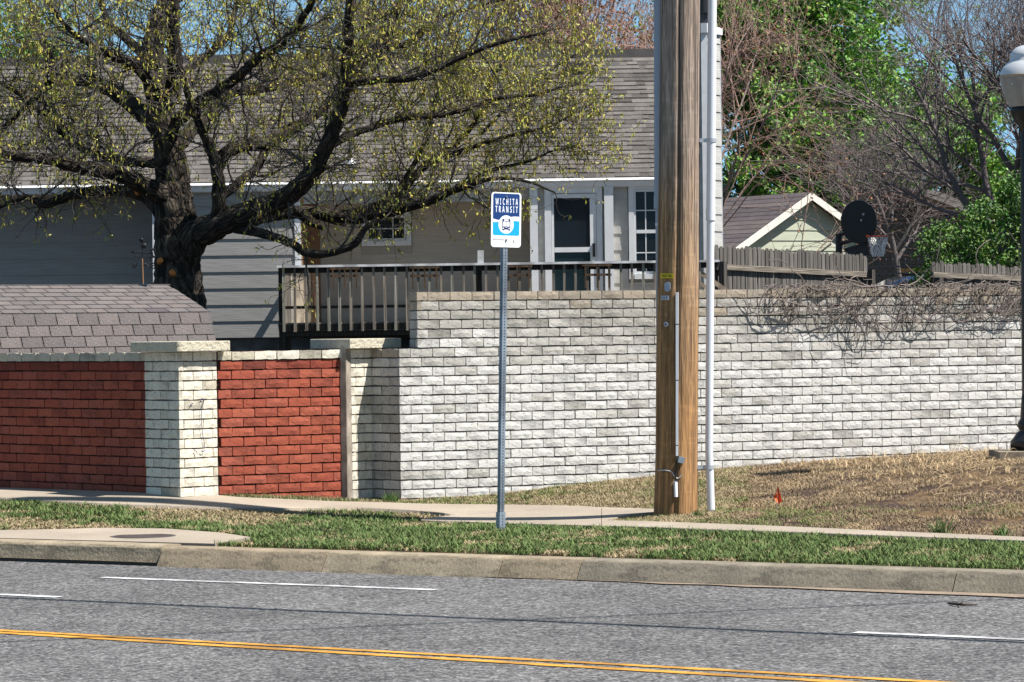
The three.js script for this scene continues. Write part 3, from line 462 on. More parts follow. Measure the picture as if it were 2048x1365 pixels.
    const m = mesh(name, geo, M('#ffffff', { map: ct, roughness: 0.5, metalness: 0.2 }), p); m.position.copy(v); m.rotation.y = Math.atan2(v.x, v.z); return m;
  };
  tagPlate('number_tag', 1334, 552, 0.135, 0.042, '788748', '#d8c21c', '#2b2408'); tagPlate('round_tag', 1335, 571, 0.06, 0.06, '', '#aab4c0', '#000', true); tagPlate('round_tag', 1335, 577, 0.06, 0.06, '', '#a4aebb', '#000', true);
  tagPlate('letter_tag', 1330, 596, 0.085, 0.038, 'IST', '#b6bec8', '#3a3f46'); 
  { const v = surf(1333, 649, 0.004), b = mesh('through_bolt', new THREE.CylinderGeometry(0.022, 0.022, 0.016, 12).rotateX(Math.PI / 2), zinc, p); b.position.copy(v); b.rotation.y = Math.atan2(v.x, v.z); const n = mesh('nut', new THREE.CylinderGeometry(0.011, 0.011, 0.014, 6).rotateX(Math.PI / 2), M([0.1, 0.1, 0.11]), b); n.position.z = 0.012; }
  // blue grey riser pipe strapped to the shaded side
  const rs = thing('riser_pipe', 'blue grey conduit pipe strapped to the shaded side of the utility pole', 'pipe', V(0, 0, 0)); const grey = M([0.3, 0.34, 0.4], { roughness: 0.55 });
  const dR = d0 + 0.02, q = (px, py) => pt(px, py, dR);
  mesh('upper_pipe', tubeGeo([q(1321, 418), q(1321, 200), q(1320, -80)], 0.056, 20), grey, rs); mesh('lower_pipe', tubeGeo([q(1327, 1032), q(1324, 800), q(1322, 600), q(1321, 417)], 0.044, 20), grey, rs); mesh('coupling', tubeGeo([q(1321, 418), q(1321, 392)], 0.0585, 20), grey, rs);
  for (const y of [452, 720]) mesh('strap', tubeGeo([q(1321.5, y), q(1321.4, y - 6)], 0.0475, 20), zinc, rs);
  // white riser pipe standing off the sunlit side
  const r2 = thing('riser_pipe', 'white conduit pipe standing off the sunlit side of the utility pole', 'pipe', V(0, 0, 0)), dW = d0 - 0.05, k = (px, py) => pt(px, py, dW), ft = gp(1416.5, 1016);
  mesh('lower_pipe', tubeGeo([V(ft.x, ft.y - 0.06, -dW), k(1418.5, 900), k(1420, 650), k(1421.5, 436)], 0.0345, 20), pvc, r2); mesh('upper_pipe', tubeGeo([k(1421.5, 436), k(1423.5, 220), k(1425.5, -80)], 0.039, 20), pvc, r2); mesh('coupling', tubeGeo([k(1421.4, 441), k(1421.6, 418)], 0.042, 20), pvc, r2);
  for (const [y, x] of [[281, 1422.7], [935, 1418]]) { const br = mesh('bracket', beamGeo(k(x - 24, y), k(x - 6, y), 0.032, 0.03), zinc, r2); mesh('clamp', tubeGeo([k(x, y - 4), k(x, y + 4)], 0.044, 16), zinc, br); }
}

// ---------------------------------------------------------------- yard behind the walls
function yardY(x, z) { const d = -z; return 1.0 + 0.45 * sstep(40, 58, d) * sstep(2, 7, x); }
{
  const P = [], I = [], nx = 90, nz = 60; const q = (i, j) => { const f = j / nz, d = lerp(0, 1, f * f) * 75, x = lerp(-14, 26, i / nx); 
    // front edge follows the back of the walls
    const edge = x < -3 ? 31.5 + (-3 - x) * 1.0 : x < -1.1 ? 32.0 : 32.0 + (x + 1.1) * 0.46; return [x, edge + 0.15 + d]; };
  for (let i = 0; i <= nx; i++) for (let j = 0; j <= nz; j++) { const [x, d] = q(i, j); P.push(x * (1 + Math.max(0, d - 40) / 60), yardY(x * (1 + Math.max(0, d - 40) / 60), -d), -d); }
  for (let i = 0; i < nx; i++) for (let j = 0; j < nz; j++) { const o = i * (nz + 1) + j; I.push(o, o + nz + 1, o + 1, o + 1, o + nz + 1, o + nz + 2); }
  const g = new THREE.BufferGeometry(); g.setAttribute('position', new THREE.Float32BufferAttribute(P, 3)); g.setIndex(I); g.computeVertexNormals(); metreUV(g);
  structure('yard', g, M([0.16, 0.17, 0.09], { map: T.soil }), 'raised back yard behind the block walls', 'ground');
}
// ---------------------------------------------------------------- main house
const LAP = 0.27;
const sideGrey = M([0.33, 0.32, 0.3], { map: T.lap, bumpMap: T.lapBump, bumpScale: 0.0022, roughness: 0.75 }), sideBeige = M([0.52, 0.47, 0.4], { map: T.lap, bumpMap: T.lapBump, bumpScale: 0.0015, roughness: 0.75 }), sidePale = M([0.5, 0.485, 0.45], { map: T.lap, bumpMap: T.lapBump, bumpScale: 0.0012, roughness: 0.75 });
const trim = M([0.76, 0.77, 0.78], { map: T.faint, roughness: 0.6 }), glassDark = M([0.01, 0.011, 0.014], { physical: true, roughness: 0.08, specularIntensity: 0.4 });
/* lapped boards over a rectangle of a wall, cut round openings [x0,x1,y0,y1] */
function lap(parent, mat, x0, x1, y0, y1, z, holes = [], turn = 0, ox = 0, oz = 0, e = LAP) {
  const c = Math.cos(turn), s = Math.sin(turn);
  for (let y = y0; y < y1 - 0.02; y += e) {
    const t = Math.min(y + e, y1); let spans = [[x0, x1]];
    for (const h of holes) if (h[2] < t - 0.01 && h[3] > y + 0.01) spans = spans.flatMap(([a, b]) => [[a, Math.min(b, h[0])], [Math.max(a, h[1]), b]].filter(([p, q]) => q - p > 0.02));
    for (const [a, b] of spans) { const m = mesh('siding_board', lapGeo(b - a, t - y + 0.012, 0.019), mat, parent), X = (a + b) / 2; m.position.set(ox + X * c + z * s, (y + t) / 2, oz - X * s + z * c); m.rotation.y = turn; }
  }
}
function sash(parent, x0, x1, y0, y1, z, cols, rows, meet = true) {   // window: casing, glass, bars
  const w = new THREE.Group(); w.name = 'window'; parent.add(w); const f = 0.085;
  slab('casing', w, trim, x0 - f, x0, y0 - f, y1 + f, z, z + 0.045); slab('casing', w, trim, x1, x1 + f, y0 - f, y1 + f, z, z + 0.045); slab('casing', w, trim, x0, x1, y1, y1 + f, z, z + 0.045); slab('sill', w, trim, x0, x1, y0 - f, y0, z, z + 0.06);
  slab('pane', w, glassDark, x0, x1, y0, y1, z + 0.004, z + 0.012);
  for (const a of [x0, x1 - 0.035]) slab('sash_frame', w, trim, a + 0.002, a + 0.033, y0, y1, z + 0.014, z + 0.034);
  slab('sash_frame', w, trim, x0 + 0.034, x1 - 0.034, y0 + 0.002, y0 + 0.04, z + 0.014, z + 0.032); slab('sash_frame', w, trim, x0 + 0.034, x1 - 0.034, y1 - 0.04, y1 - 0.002, z + 0.014, z + 0.032);
  if (meet) slab('meeting_rail', w, trim, x0 + 0.034, x1 - 0.034, (y0 + y1) / 2 - 0.028, (y0 + y1) / 2 + 0.028, z + 0.014, z + 0.036);
  for (let k = 1; k < cols; k++) { const a = lerp(x0, x1, k / cols); slab('glazing_bar', w, trim, a - 0.009, a + 0.009, y0 + 0.04, y1 - 0.04, z + 0.014, z + 0.022); }
  const half = meet ? 2 : 1; for (let s = 0; s < half; s++) for (let k = 1; k < rows; k++) { const a = lerp(lerp(y0, y1, s / half), lerp(y0, y1, (s + 1) / half), k / rows); slab('glazing_bar', w, trim, x0 + 0.034, x1 - 0.034, a - 0.009, a + 0.009, z + 0.0135, z + 0.0215); }
  return w;
}
const house = thing('house', 'grey and beige lap sided house with a shingled roof behind the deck', 'house', V(0, 0, -54), -0.01);
const hu = (px, w, py = 450) => onPlane(house, px, py, w).x, hv = (py, w, px = 700) => onPlane(house, px, py, w).y;
const eaveY = hv(364, 0.75, 900);
{
  const base = 1.2, wF = 0.79, wL = -0.1, wM = -0.45, wD = 0.78;
  const bot = hv(675, wF, 480);
  // projecting grey bay
  const a0 = hu(307, wF), a1 = hu(600, wF);
  lap(house, sideGrey, a0 + 0.07, a1 - 0.09, bot, eaveY - 0.12, wF);
  slab('corner_board', house, trim, a0 - 0.02, a0 + 0.07, bot - 0.02, eaveY - 0.12, wF - 0.02, wF + 0.03); slab('corner_board', house, trim, a1 - 0.09, a1 + 0.01, bot - 0.02, eaveY - 0.12, wF - 0.02, wF + 0.03);
  slab('foundation', house, M([0.16, 0.15, 0.14], { map: T.mottle }), hu(-80, wF), hu(1400, wF), base - 0.5, bot - 0.01, wM - 0.1, wF - 0.03);
  slab('bay_wall', house, M([0.24, 0.245, 0.24]), a0, a1, bot, eaveY - 0.1, wL - 0.1, wF - 0.022);
  // recessed grey wing at the left, in the bay's shade
  lap(house, sideGrey, hu(-120, wL), a0 + 0.05, bot, eaveY - 0.12, wL); slab('wing_wall', house, M([0.24, 0.245, 0.24]), hu(-120, wL), a0, bot, eaveY - 0.1, wL - 0.14, wL - 0.004);
  // recessed porch with its brown side wall
  const brown = M([0.3, 0.17, 0.095], { map: T.lap, bumpMap: T.lapBump, bumpScale: 0.006 });
  const m0 = a1 + 0.012, m1 = hu(1062, wM);
  const win = [hu(733, wM + 0.03), hu(812, wM + 0.03), hv(482, wM, 770), hv(385, wM, 770)], wh = [win[0] - 0.1, win[1] + 0.1, win[2] - 0.1, win[3] + 0.1];
  lap(house, sideBeige, hu(640, wM), m1, bot, eaveY - 0.15, wM, [wh]);
  slab('porch_wall', house, M([0.36, 0.33, 0.28]), m0, m1 + 0.2, bot, eaveY - 0.1, wM - 0.12, wM - 0.004);
  lap(house, brown, m0 + 0.03, hu(640, wM) - 0.006, bot, eaveY - 0.15, wM + 0.02);
  slab('porch_side', house, brown, m0 - 0.005, m0 + 0.02, bot, eaveY - 0.12, wM, wF - 0.025);
  sash(house, win[0], win[1], win[2], win[3], wM + 0.012, 3, 2);
  slab('porch_beam', house, M([0.42, 0.4, 0.36], { map: T.mottle }), m0, hu(1075, wD), eaveY - 0.33, eaveY - 0.1, 0.68, 0.8);
  // entry section
  const d0 = hu(1060, wD), d1 = hu(1402, wD), dl = hu(1092, wD), dr = hu(1202, wD), dt = hv(372, wD, 1150), fl = hv(652, wD, 1150);
  const wx = [hu(1268, wD), hu(1362, wD), hv(548, wD, 1290), hv(379, wD, 1290)];
  lap(house, sidePale, d0 + 0.12, d1, bot, eaveY - 0.12, wD, [[dl - 0.02, dr + 0.02, bot - 1, dt + 0.02], [wx[0] - 0.1, wx[1] + 0.1, wx[2] - 0.1, wx[3] + 0.1]]);
  slab('entry_wall', house, M([0.42, 0.4, 0.36]), d0 + 0.01, d1, bot, eaveY - 0.1, wM, wD - 0.03);
  slab('pilaster', house, trim, d0, d0 + 0.13, bot, eaveY - 0.11, wD - 0.02, wD + 0.09); slab('pilaster', house, trim, hu(1209, wD), hu(1227, wD), bot, eaveY - 0.11, wD - 0.02, wD + 0.12);
  sash(house, wx[0], wx[1], wx[2], wx[3], wD + 0.016, 4, 2);
  // storm door
  const door = new THREE.Group(); door.name = 'door'; house.add(door); const z = wD + 0.02, k = (a, b) => lerp(dl, dr, a);
  slab('door_casing', door, trim, dl - 0.02, dl + 0.09, fl, dt, z, z + 0.05); slab('door_casing', door, trim, dr - 0.07, dr + 0.02, fl, dt, z, z + 0.05); slab('door_casing', door, trim, dl + 0.09, dr - 0.07, dt - 0.12, dt, z, z + 0.05);
  const i0 = dl + 0.095, i1 = dr - 0.075, g0 = hu(1108, wD), g1 = hu(1180, wD), mid = hv(500, wD, 1140);
  slab('storm_stile', door, trim, i0, g0, fl, dt - 0.13, z + 0.002, z + 0.035); slab('storm_stile', door, trim, g1, i1, fl, dt - 0.13, z + 0.002, z + 0.035); slab('storm_rail', door, trim, g0, g1, dt - 0.2, dt - 0.13, z + 0.002, z + 0.033); slab('storm_rail', door, trim, g0, g1, mid - 0.04, mid + 0.04, z + 0.002, z + 0.036); slab('storm_rail', door, trim, g0, g1, fl, fl + 0.15, z + 0.002, z + 0.033);
  slab('pane', door, M([0.012, 0.014, 0.018], { physical: true, roughness: 0.08, specularIntensity: 0.4 }), g0, g1, mid + 0.04, dt - 0.2, z + 0.006, z + 0.014); slab('pane', door, M([0.012, 0.024, 0.028], { physical: true, roughness: 0.08, specularIntensity: 0.4 }), g0, g1, fl + 0.15, mid - 0.04, z + 0.006, z + 0.014);
  slab('latch', door, M([0.02, 0.02, 0.02], { metalness: 0.4, roughness: 0.4 }), lerp(g1, i1, 0.35), lerp(g1, i1, 0.75), mid - 0.12, mid + 0.1, z + 0.036, z + 0.07);
  // eave, gutter, soffit
  const e0 = hu(-140, 0.75), e1 = hu(1420, 0.75), ey = eaveY;
  slab('soffit', house, M([0.5, 0.5, 0.48]), e0, e1, ey - 0.125, ey - 0.105, wM - 0.1, 0.815);
  slab('fascia', house, trim, e0, e1, ey - 0.12, ey + 0.02, 0.815, 0.83); mesh('drip_edge', solid([[e0, ey - 0.012, 0.955], [e1, ey - 0.012, 0.955], [e1, ey + 0.024, 0.925], [e0, ey + 0.024, 0.925], [e0, ey - 0.012, 0.9], [e1, ey - 0.012, 0.9], [e1, ey + 0.024, 0.9], [e0, ey + 0.024, 0.9]], [[0, 1, 2, 3], [3, 2, 6, 7], [0, 4, 5, 1], [0, 3, 7, 4], [1, 5, 6, 2]]), trim, house);
  const gp0 = [[0, 0], [0.05, 0], [0.062, 0.06], [0.058, 0.115], [0.068, 0.118], [0.072, 0.06], [0.058, -0.012], [0, -0.012]], gs = new THREE.Shape(gp0.map(([a, b]) => new THREE.Vector2(a, b)));
  const gut = mesh('gutter', metreUV(new THREE.ExtrudeGeometry(gs, { depth: e1 - e0, bevelEnabled: false }).rotateY(-Math.PI / 2)), trim, house); gut.position.set(e1, ey - 0.1, 0.831); gut.rotation.y = 0;
  gut.scale.z = 1; gut.geometry.computeBoundingBox(); const bb = gut.geometry.boundingBox; if (bb.max.z < 0.05) gut.geometry.rotateY(Math.PI), gut.position.x = e0;
  // floodlight box under the eave
  const fx = hu(1042, 0.6), fy = hv(396, 0.6, 1042), lampBox = slab('flood_lamp', house, M([0.4, 0.4, 0.38]), fx - 0.11, fx + 0.06, fy - 0.03, fy + 0.13, 0.7, 0.86); const hd = mesh('lamp_head', new THREE.SphereGeometry(0.06, 14, 10), M([0.02, 0.02, 0.02]), lampBox); hd.position.set(0.06, -0.12, 0.02);
  // roof: courses of shingles over a deck
  const run = 3.2, rise = hv(116, 0.75 - run, 1250) - (ey + 0.03), slope = Math.hypot(run, rise), pitch = Math.atan2(rise, run), y0 = ey + 0.03, z0 = 0.9;
  const rg = new THREE.BufferGeometry(); const deckM = M([0.1, 0.095, 0.09]);
  const roof = mesh('roof', solid([[e0, y0 - 0.02, z0 - 0.02], [e1, y0 - 0.02, z0 - 0.02], [e1, y0 + rise - 0.02, z0 - run], [e0, y0 + rise - 0.02, z0 - run], [e0, y0 - 0.4, z0 - 2 * run], [e1, y0 - 0.4, z0 - 2 * run]], [[0, 1, 2, 3], [3, 2, 5, 4], [0, 3, 4], [1, 5, 2]]), deckM, house);
  const R = rng(808), rows = 28, ex = slope / rows, pos = [], col = [], idx = [];
  const tones = [0.2, 0.165, 0.24, 0.13, 0.185, 0.215].map((c) => [c, c * 0.9, c * 0.82]);
  for (let r = 0; r < rows; r++) { let x = e0 - R() * 0.3; while (x < e1) { const w = 0.1 + R() * 0.24, a = Math.max(x, e0), b = Math.min(x + w, e1); x += w; if (b - a < 0.02) continue;
    const lift = R() < 0.45 ? 0.017 : 0.008, s0 = r * ex - (R() < 0.5 ? 0.012 : 0), s1 = (r + 1) * ex + 0.02, t = (() => { const j = 0.88 + 0.24 * R(); return pick(R, tones).map((c) => c * j); })(), o = pos.length / 3;
    const Q = (u, s, h) => { pos.push(u, y0 + s * Math.sin(pitch) + h * Math.cos(pitch), z0 - s * Math.cos(pitch) + h * Math.sin(pitch)); col.push(...t); };
    Q(a, s0, 0); Q(b, s0, 0); Q(b, s0, lift + 0.006); Q(a, s0, lift + 0.006); Q(b, s1, 0.003); Q(a, s1, 0.003); Q(a, s1, 0); Q(b, s1, 0);
    idx.push(o, o + 1, o + 2, o, o + 2, o + 3, o + 3, o + 2, o + 4, o + 3, o + 4, o + 5, o, o + 3, o + 5, o, o + 5, o + 6, o + 1, o + 4, o + 2, o + 1, o + 7, o + 4); } }
  let sg = new THREE.BufferGeometry(); sg.setAttribute('position', new THREE.Float32BufferAttribute(pos, 3)); sg.setAttribute('color', new THREE.Float32BufferAttribute(col, 3)); sg.setIndex(idx); sg = sg.toNonIndexed(); sg.computeVertexNormals(); metreUV(sg);
  mesh('shingles', sg, M('#ffffff', { vertexColors: true, map: T.grit, roughness: 1 }), roof).userData.kind = 'stuff';
  mesh('ridge_cap', beamGeo(V(e0, y0 + rise + 0.012, z0 - run), V(e1, y0 + rise + 0.012, z0 - run), 0.26, 0.05), M([0.2, 0.18, 0.165], { map: T.grit }), roof);
  const onRoof = (px, py) => { let p = onPlane(house, px, py, z0 - 1); for (let k = 0; k < 12; k++) { const s = (p.y - y0) / Math.sin(pitch); p = onPlane(house, px, py, z0 - s * Math.cos(pitch)); } return p; };
  { const v = onRoof(1152, 142), vent = new THREE.Group(); vent.name = 'roof_vent'; roof.add(vent); vent.position.copy(v); vent.rotation.x = -(Math.PI / 2 - pitch) * 0 ; const dk = M([0.05, 0.05, 0.055], { roughness: 0.6 }); const hood = mesh('hood', boxGeo(0.34, 0.1, 0.3), dk, vent); hood.position.y = 0.09; const nk = mesh('neck', boxGeo(0.24, 0.16, 0.22), dk, vent); nk.position.y = -0.02; }
  { const v = onRoof(701, 326), pv = new THREE.Group(); pv.name = 'vent_pipe'; roof.add(pv); pv.position.copy(v); const st = mesh('stack', new THREE.CylinderGeometry(0.025, 0.028, 0.3, 12), M([0.06, 0.06, 0.065]), pv); st.position.y = 0.2; const fl2 = mesh('flashing', new THREE.CylinderGeometry(0.035, 0.12, 0.1, 18), M([0.6, 0.62, 0.66], { metalness: 0.6, roughness: 0.35 }), pv); fl2.position.y = 0.03; }
  // chimney chase: angled, board trimmed, with a metal flue
  const ch = new THREE.Group(); ch.name = 'chimney'; house.add(ch); const cz = 2.9, cu = hu(1413, cz, 300), ctop = hv(66, cz, 1413), cb = base, side = M([0.5, 0.49, 0.46], { map: T.lap, bumpMap: T.lapBump, bumpScale: 0.004 });
  const cw = hu(1443, 2.6, 300) - cu; const angL = -0.12, angR = Math.atan2(0.42, cw), lenR = Math.hypot(cw, 0.42);
  lap(ch, side, -0.3, 0, cb, ctop, 0, [], angL, cu, cz); lap(ch, side, 0, lenR, cb, ctop, 0, [], angR, cu, cz);
  mesh('chase_core', solid([[cu - 0.29, cb, cz - 0.06], [cu, cb, cz - 0.02], [cu + cw - 0.01, cb, cz - 0.45], [cu - 0.29, cb, cz - 0.45], [cu - 0.29, ctop, cz - 0.06], [cu, ctop, cz - 0.02], [cu + cw - 0.01, ctop, cz - 0.45], [cu - 0.29, ctop, cz - 0.45]], [[0, 1, 5, 4], [1, 2, 6, 5], [2, 3, 7, 6], [3, 0, 4, 7], [4, 5, 6, 7]]), side, ch);
  slab('corner_board', ch, trim, cu - 0.065, cu + 0.035, cb, ctop, cz - 0.01, cz + 0.045); const eb = slab('corner_board', ch, trim, -0.015, 0.015, cb, ctop, -0.012, 0.035); eb.position.x = cu + cw; eb.position.z = cz - 0.42;
  mesh('cap_board', solid([[cu - 0.33, ctop, cz + 0.02], [cu + 0.03, ctop, cz + 0.085], [cu + cw + 0.05, ctop, cz - 0.42], [cu - 0.33, ctop, cz - 0.5], [cu - 0.33, ctop + 0.15, cz + 0.02], [cu + 0.03, ctop + 0.15, cz + 0.085], [cu + cw + 0.05, ctop + 0.1, cz - 0.42], [cu - 0.33, ctop + 0.15, cz - 0.5]], [[0, 1, 5, 4], [1, 2, 6, 5], [2, 3, 7, 6], [3, 0, 4, 7], [4, 5, 6, 7], [0, 3, 2, 1]]), trim, ch);
  const fu = hu(1407, 2.65, 30), flue = new THREE.Group(); flue.name = 'flue'; ch.add(flue); flue.position.set(fu, ctop + 0.15, 2.65); const fm = M([0.035, 0.035, 0.04], { metalness: 0.5, roughness: 0.45 }); for (const [r, h, y] of [[0.07, 0.2, 0.1], [0.13, 0.03, 0.2], [0.1, 0.3, 0.36], [0.14, 0.02, 0.5]]) { const c = mesh(h < 0.05 ? 'collar' : 'pipe', new THREE.CylinderGeometry(r, r, h, 18), fm, flue); c.position.y = y; }
  // downspout beside the chimney
  mesh('downspout', mergeGeometries([beamGeo(V(hu(1399, 1.1), ey - 0.08, 1.1), V(hu(1404, 1.1), ey - 0.3, 1.1), 0.07, 0.06), beamGeo(V(hu(1404, 1.1), ey - 0.29, 1.1), V(hu(1401, 1.1), base, 1.1), 0.07, 0.06)]), trim, house);
}
// ---------------------------------------------------------------- deck
{
  const W = 4.3, dk = thing('deck', 'weathered wooden deck with a baluster railing in front of the house', 'deck', V(0, 0, -54), -0.01), u = (px, w = W, py = 590) => onPlane(dk, px, py, w).x, v = (py, px = 800, w = W) => onPlane(dk, px, py, w).y;
  const woods = [[0.22, 0.2, 0.175], [0.28, 0.255, 0.225], [0.19, 0.17, 0.15]].map((c) => M(c.map((q) => Math.min(1, q * 4)), { map: T.greyWood, roughness: 0.95 })), dark = M([0.13, 0.12, 0.1], { map: T.greyWood }), worn = M([0.82, 0.82, 0.82], { map: T.mottle, roughness: 0.8 }), brownW = M([0.34, 0.22, 0.13], { map: T.greyWood });
  const R = rng(66), l = u(558), r = u(1440), top = v(527, 900), floor = v(645, 690), rb = v(672, 690);
  slab('rail_cap', dk, worn, l - 0.03, r, top - 0.035, top, W - 0.09, W + 0.06);
  slab('top_rail', dk, dark, l, r, top - 0.12, top - 0.036, W - 0.05, W - 0.012);
  slab('bottom_rail', dk, dark, l, r, v(617, 690), v(611, 690), W - 0.05, W - 0.012);
  slab('rim_joist', dk, dark, l, r, floor - 0.12, floor - 0.02, W - 0.05, W - 0.012); slab('rim_joist', dk, dark, l, r, rb, floor - 0.124, W - 0.1, W - 0.05);
  for (let k = 0; k < 14; k++) slab('deck_board', dk, pick(R, woods), l, r, floor - 0.02, floor + 0.004 * R(), W - 0.01 - (k + 1) * 0.26 + 0.006, W - 0.01 - k * 0.26);
  slab('side_rail', dk, worn, l - 0.03, l + 0.09, top - 0.03, top - 0.002, 0.55, W - 0.1); 
  for (let k = 0; k < 20; k++) { const z = 0.7 + k * 0.17; slab('baluster', dk, pick(R, woods), l - 0.008, l + 0.028, floor - 0.15, top - 0.032, z, z + 0.036); }
  const step = (u(1310) - u(567)) / 33; for (let k = 0; k < 38; k++) { const x = u(567) + k * step + (R() - 0.5) * 0.012, b = slab('baluster', dk, pick(R, woods), x - 0.019, x + 0.019, v(662, 690) + (R() - 0.5) * 0.02, top - 0.036, W - 0.008, W + 0.03); b.rotation.z = (R() - 0.5) * 0.02; }
  for (const px of [562, 958, 1350]) slab('post', dk, dark, u(px) - 0.045, u(px) + 0.045, 1.0, top - 0.04, W - 0.15, W - 0.055);
  slab('post_top', dk, worn, u(956), u(968), top - 0.01, v(501, 960), W - 0.1, W - 0.02);
  for (const [px, yy] of [[690, 552], [850, 552], [1035, 551], [1195, 550]]) { const x = u(px), y = v(yy, px), t = new THREE.Group(); t.name = 'trellis'; dk.add(t); slab('lath', t, brownW, x - 0.22, x + 0.22, y - 0.018, y + 0.018, W + 0.032, W + 0.045); slab('lath', t, brownW, x - 0.23, x + 0.23, top - 0.075, top - 0.045, W + 0.032, W + 0.06); for (const o of [-0.18, 0, 0.18]) slab('lath', t, brownW, x + o - 0.012, x + o + 0.012, y - 0.2, top - 0.08, W + 0.0462, W + 0.058); }
  // beams and posts below
  for (const px of [570, 1000, 1400]) slab('footing_post', dk, dark, u(px) - 0.05, u(px) + 0.05, 0.95, rb, W - 0.4, W - 0.3);
  slab('joist_beam', dk, dark, l + 0.1, r, rb - 0.02, floor - 0.13, W - 0.45, W - 0.4);
  const a = onPlane(dk, 1400, 545, W), b = onPlane(dk, 1452, 581, W); const tanW = M([0.5, 0.38, 0.27], { map: T.mottle }); mesh('stair_rail', mergeGeometries([beamGeo(a, b, 0.07, 0.04), beamGeo(a.clone().add(V(0, -0.16, 0)), b.clone().add(V(-0.1, -0.12, 0)), 0.05, 0.03)]), tanW, dk);
  // folded wooden screen leaning on the deck
  const s = thing('wooden_screen', 'pale wooden panel standing on the deck corner behind the railing', 'panel', V(0, 0, -54), -0.01), w2 = 2.2, su = (px) => onPlane(s, px, 590, w2).x, sv = (py) => onPlane(s, 600, py, w2).y; const pale = M([0.72, 0.6, 0.45], { map: T.mottle }), br = M([0.28, 0.16, 0.08], { map: T.greyWood });
  slab('frame', s, trim, su(579), su(584), floor, sv(543), w2, w2 + 0.05); for (let k = 0; k < 5; k++) slab('board', s, pale, lerp(su(585), su(622), k / 5) + 0.003, lerp(su(585), su(622), (k + 1) / 5), floor + 0.005, sv(545), w2 + 0.01, w2 + 0.03); slab('top_bar', s, trim, su(579), su(638), sv(544), sv(541.5), w2, w2 + 0.05); slab('frame', s, br, su(624), su(636), floor, sv(544), w2, w2 + 0.06);
}
